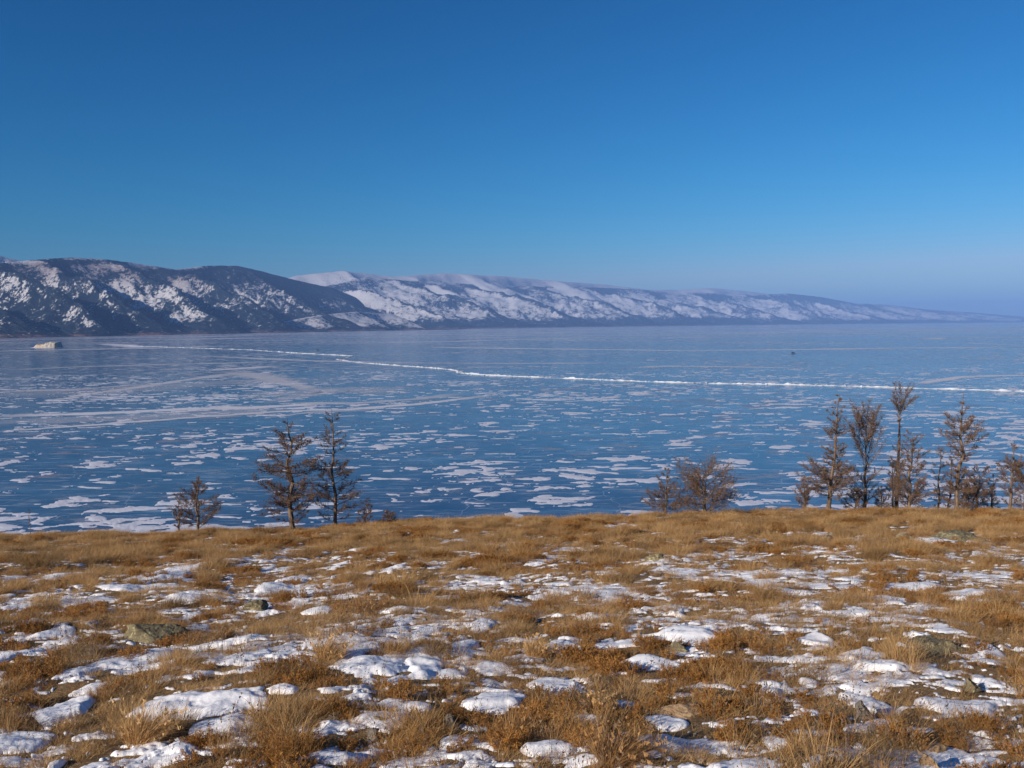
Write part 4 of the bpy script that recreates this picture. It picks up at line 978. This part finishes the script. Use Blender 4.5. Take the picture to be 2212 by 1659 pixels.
# ------------------------------------------------------------------ out on the ice: rock islet, cars
def build_islet():
    m, t, bs, out = newmat('banded_limestone'); b = NB(t)
    n = b.noise(b.ocoords(), 0.5, 5, 0.6)
    wv = b.n('ShaderNodeTexWave'); wv.inputs['Scale'].default_value = 0.16; wv.inputs['Distortion'].default_value = 3.0; wv.inputs['Detail'].default_value = 3
    b.link(b.ocoords((1, 0.4, 1.2), (0, 0.75, 0)), wv.inputs['Vector'])
    col = b.mix(b.rampf(wv.outputs['Fac'], 0.3, 0.7), (0.50, 0.44, 0.35), (0.36, 0.235, 0.145))
    sx = b.n('ShaderNodeSeparateXYZ'); b.link(b.ocoords(), sx.inputs[0])
    col = b.mix(b.rampf(sx.outputs['X'], -1.0, 4.0), col, b.mix(n, (0.26, 0.24, 0.20), (0.62, 0.56, 0.46)))
    col = b.mix(b.rampf(n, 0.56, 0.70, 0, 0.8), col, (0.16, 0.12, 0.09))
    b.link(col, bs.inputs['Base Color']); bs.inputs['Roughness'].default_value = 0.9
    b.bump(n, 1.0, 0.8, bs)
    P = on_ice(np.array([78, 128, 103]), np.array([751, 751, 751])); W = P[1, 0] - P[0, 0]; mm = P[2, 1] / FPX * DS
    e = empty('rock_islet', (P[2, 0], P[2, 1], 0), 'isolated banded tan rock islet frozen into the ice at far left', 'rock islet')
    H = 12.5 * mm
    # two blocks of one rock: a slanting layered wedge and a higher blunt block
    nx, nv = 90, 40
    u = np.linspace(-1, 1, nx); V = []
    topp = np.interp(u, [-1, -0.92, -0.7, -0.4, 0.0, 0.06, 0.12, 0.55, 0.86, 0.93, 1], [0.05, 0.30, 0.62, 0.55, 0.72, 0.86, 0.97, 1.0, 0.97, 0.6, 0.1]) * H
    dep = np.interp(u, [-1, -0.6, 0.1, 0.8, 1], [0.10, 0.42, 0.55, 0.5, 0.2]) * W * 0.55
    for k in range(nv):
        a = math.pi * k / (nv - 1)
        ss = abs(math.sin(a)) ** 0.35; cc = math.copysign(abs(math.cos(a)) ** 0.75, math.cos(a))
        V.append(np.stack([u * W / 2, -cc * dep, ss * topp - 0.3], -1))
    V = np.stack(V, 1).reshape(-1, 3); q = V / (W / 2)
    nn = noise3(q, 2.3, 70, 5); n2 = noise3(q, 9, 76, 3)
    st = np.sin((q[:, 0] * 0.9 + q[:, 2] * 1.3) * 16 + 1.5 * nn)
    V[:, 1] += (nn * 0.10 + st * 0.03) * W / 2 ; V[:, 2] += (nn * 0.07 + 0.03 * n2 + 0.025 * st) * W / 2 * (V[:, 2] > 0.2); V[:, 0] += n2 * 0.03 * W / 2
    link('rock_body', mesh_from('rock_body', V, grid_faces(nx, nv), m, False), e)
    a = np.linspace(0, 2 * math.pi, 60, endpoint=False); ring = []
    for k, z in ((1.18, 0.02), (1.10, 0.5), (0.85, 0.9)):
        ring.append(np.stack([np.cos(a) * W / 2 * k - 0.8, np.sin(a) * W * 0.30 * k * (1 + 0.1 * np.sin(3 * a)) - 1.2, np.full(60, z) * (1 + 0.5 * np.sin(5 * a + 1))], -1))
    V = np.stack(ring, 0).reshape(-1, 3); F_ = [(r_ * 60 + i, r_ * 60 + (i + 1) % 60, (r_ + 1) * 60 + (i + 1) % 60, (r_ + 1) * 60 + i) for r_ in range(2) for i in range(60)]
    link('snow_rim', mesh_from('snow_rim', V, F_, M_LSNOW, True), e)
build_islet()

PAINT = plain('dark_blue_paint', (0.012, 0.030, 0.085), 0.3); PAINT2 = plain('dark_green_paint', (0.02, 0.03, 0.03), 0.35)
TYRE = plain('tyre_rubber', (0.02, 0.02, 0.02), 0.9); GLASS = plain('car_glass', (0.02, 0.03, 0.035), 0.1); RIM = plain('wheel_rim', (0.35, 0.35, 0.36), 0.4, 0.8)
GREYP = plain('grey_interior', (0.10, 0.10, 0.11), 0.7); LAMP = plain('lamp_glass', (0.5, 0.5, 0.5), 0.2)
def prism(pts, y0, y1):
    n = len(pts); V = [(x, y0, z) for x, z in pts] + [(x, y1, z) for x, z in pts]
    return V, [tuple(range(n)), tuple(range(2 * n - 1, n - 1, -1))] + [(i, i + n, (i + 1) % n + n, (i + 1) % n) for i in range(n)]
def build_car(dx, dy, label, paint, hatch):
    p = on_ice(np.array([dx]), np.array([dy]))[0]
    e = empty('parked_car', (p[0], p[1], 0), label, 'car', 'cars parked out on the ice')
    side = [(-2.3, 0.45), (-2.32, 1.0), (-2.2, 1.15), (-1.0, 1.2), (0.6, 1.12), (1.35, 1.02), (2.1, 0.9), (2.32, 0.7), (2.3, 0.4), (1.85, 0.36), (1.75, 0.62), (1.45, 0.72), (1.15, 0.62), (1.05, 0.36), (-1.0, 0.36), (-1.1, 0.62), (-1.4, 0.72), (-1.7, 0.62), (-1.8, 0.36)]
    V, F_ = prism(side, -0.88, 0.88); link('body', mesh_from('body', V, F_, paint), e)
    V, F_ = prism([(-2.15, 1.18), (-1.95, 1.74), (-0.2, 1.80), (0.35, 1.70), (1.05, 1.10), (-1.0, 1.21)], -0.76, 0.76); link('cabin', mesh_from('cabin', V, F_, paint), e)
    for s in (-1, 1):
        V, F_ = prism([(-1.85, 1.24), (-1.75, 1.62), (-0.75, 1.66), (-0.72, 1.24)], s * 0.765, s * 0.775); link('side_window', mesh_from('side_window', V, F_, GLASS), e)
        V, F_ = prism([(-0.62, 1.24), (-0.62, 1.66), (0.25, 1.60), (0.78, 1.20)], s * 0.765, s * 0.775); link('side_window', mesh_from('side_window', V, F_, GLASS), e)
        for x in (1.45, -1.4):
            mb = MB(); mb.tube(np.array([[x, s * 0.68, 0.34], [x, s * 0.90, 0.34]]), [0.34, 0.34], 20, 0)
            a = np.linspace(0, 6.283, 20, endpoint=False); mb.add([(x + 0.34 * math.cos(t), s * 0.90, 0.34 + 0.34 * math.sin(t)) for t in a], [tuple(range(20))], 0)
            wh = link('wheel', mb.mesh('wheel', [TYRE]), e)
            mb = MB(); mb.add([(x + 0.2 * math.cos(t), s * 0.906, 0.34 + 0.2 * math.sin(t)) for t in a] + [(x, s * 0.92, 0.34)], [(i, (i + 1) % 20, 20) for i in range(20)], 0)
            link('rim', mb.mesh('rim', [RIM]), wh)
    V, F_ = prism([(0.42, 1.66), (0.46, 1.68), (1.04, 1.14), (1.0, 1.12)], -0.68, 0.68); link('windscreen', mesh_from('windscreen', V, F_, GLASS), e)
    for s in (-1, 1):
        V, F_ = prism([(2.22, 0.72), (2.335, 0.72), (2.25, 0.86), (2.12, 0.88)], s * 0.55 - 0.17, s * 0.55 + 0.17); link('headlight', mesh_from('headlight', V, F_, LAMP), e)
    if hatch:
        V, F_ = prism([(-1.95, 1.76), (-2.05, 1.84), (-3.05, 1.98), (-3.1, 1.90), (-2.1, 1.74)], -0.78, 0.78); link('raised_hatch', mesh_from('raised_hatch', V, F_, GREYP), e)
        V, F_ = prism([(-2.33, 0.5), (-2.33, 1.15), (-2.16, 1.7), (-2.20, 1.7), (-2.42, 1.15), (-2.42, 0.5)], -0.7, 0.7); link('boot_opening', mesh_from('boot_opening', V, F_, GREYP), e)
    return e
c1 = build_car(1714, 764, 'dark blue car with its boot open, parked alone on the ice right of centre', PAINT, True)
c2 = build_car(687, 757.5, 'tiny dark car far out on the ice above the bend of the pressure ridge', PAINT2, False)

# ------------------------------------------------------------------ haze over the lake
def build_haze():
    x0, x1, y0, y1, z0, z1 = -27000, 27000, -260, 31000, -2.0, 650.0
    V = [(x, y, z) for z in (z0, z1) for y in (y0, y1) for x in (x0, x1)]
    Fc = [(0, 2, 3, 1), (4, 5, 7, 6), (0, 1, 5, 4), (2, 6, 7, 3), (0, 4, 6, 2), (1, 3, 7, 5)]
    m = bpy.data.materials.new('air_haze'); m.use_nodes = True; t = m.node_tree; t.nodes.clear()
    o = t.nodes.new('ShaderNodeOutputMaterial'); v = t.nodes.new('ShaderNodeVolumePrincipled')
    v.inputs['Color'].default_value = (0.20, 0.375, 0.81, 1); v.inputs['Density'].default_value = HAZE_DENSITY
    v.inputs['Anisotropy'].default_value = -0.22
    t.links.new(v.outputs[0], o.inputs['Volume'])
    link('haze', mesh_from('haze', V, Fc, m), kind='stuff')
build_haze()
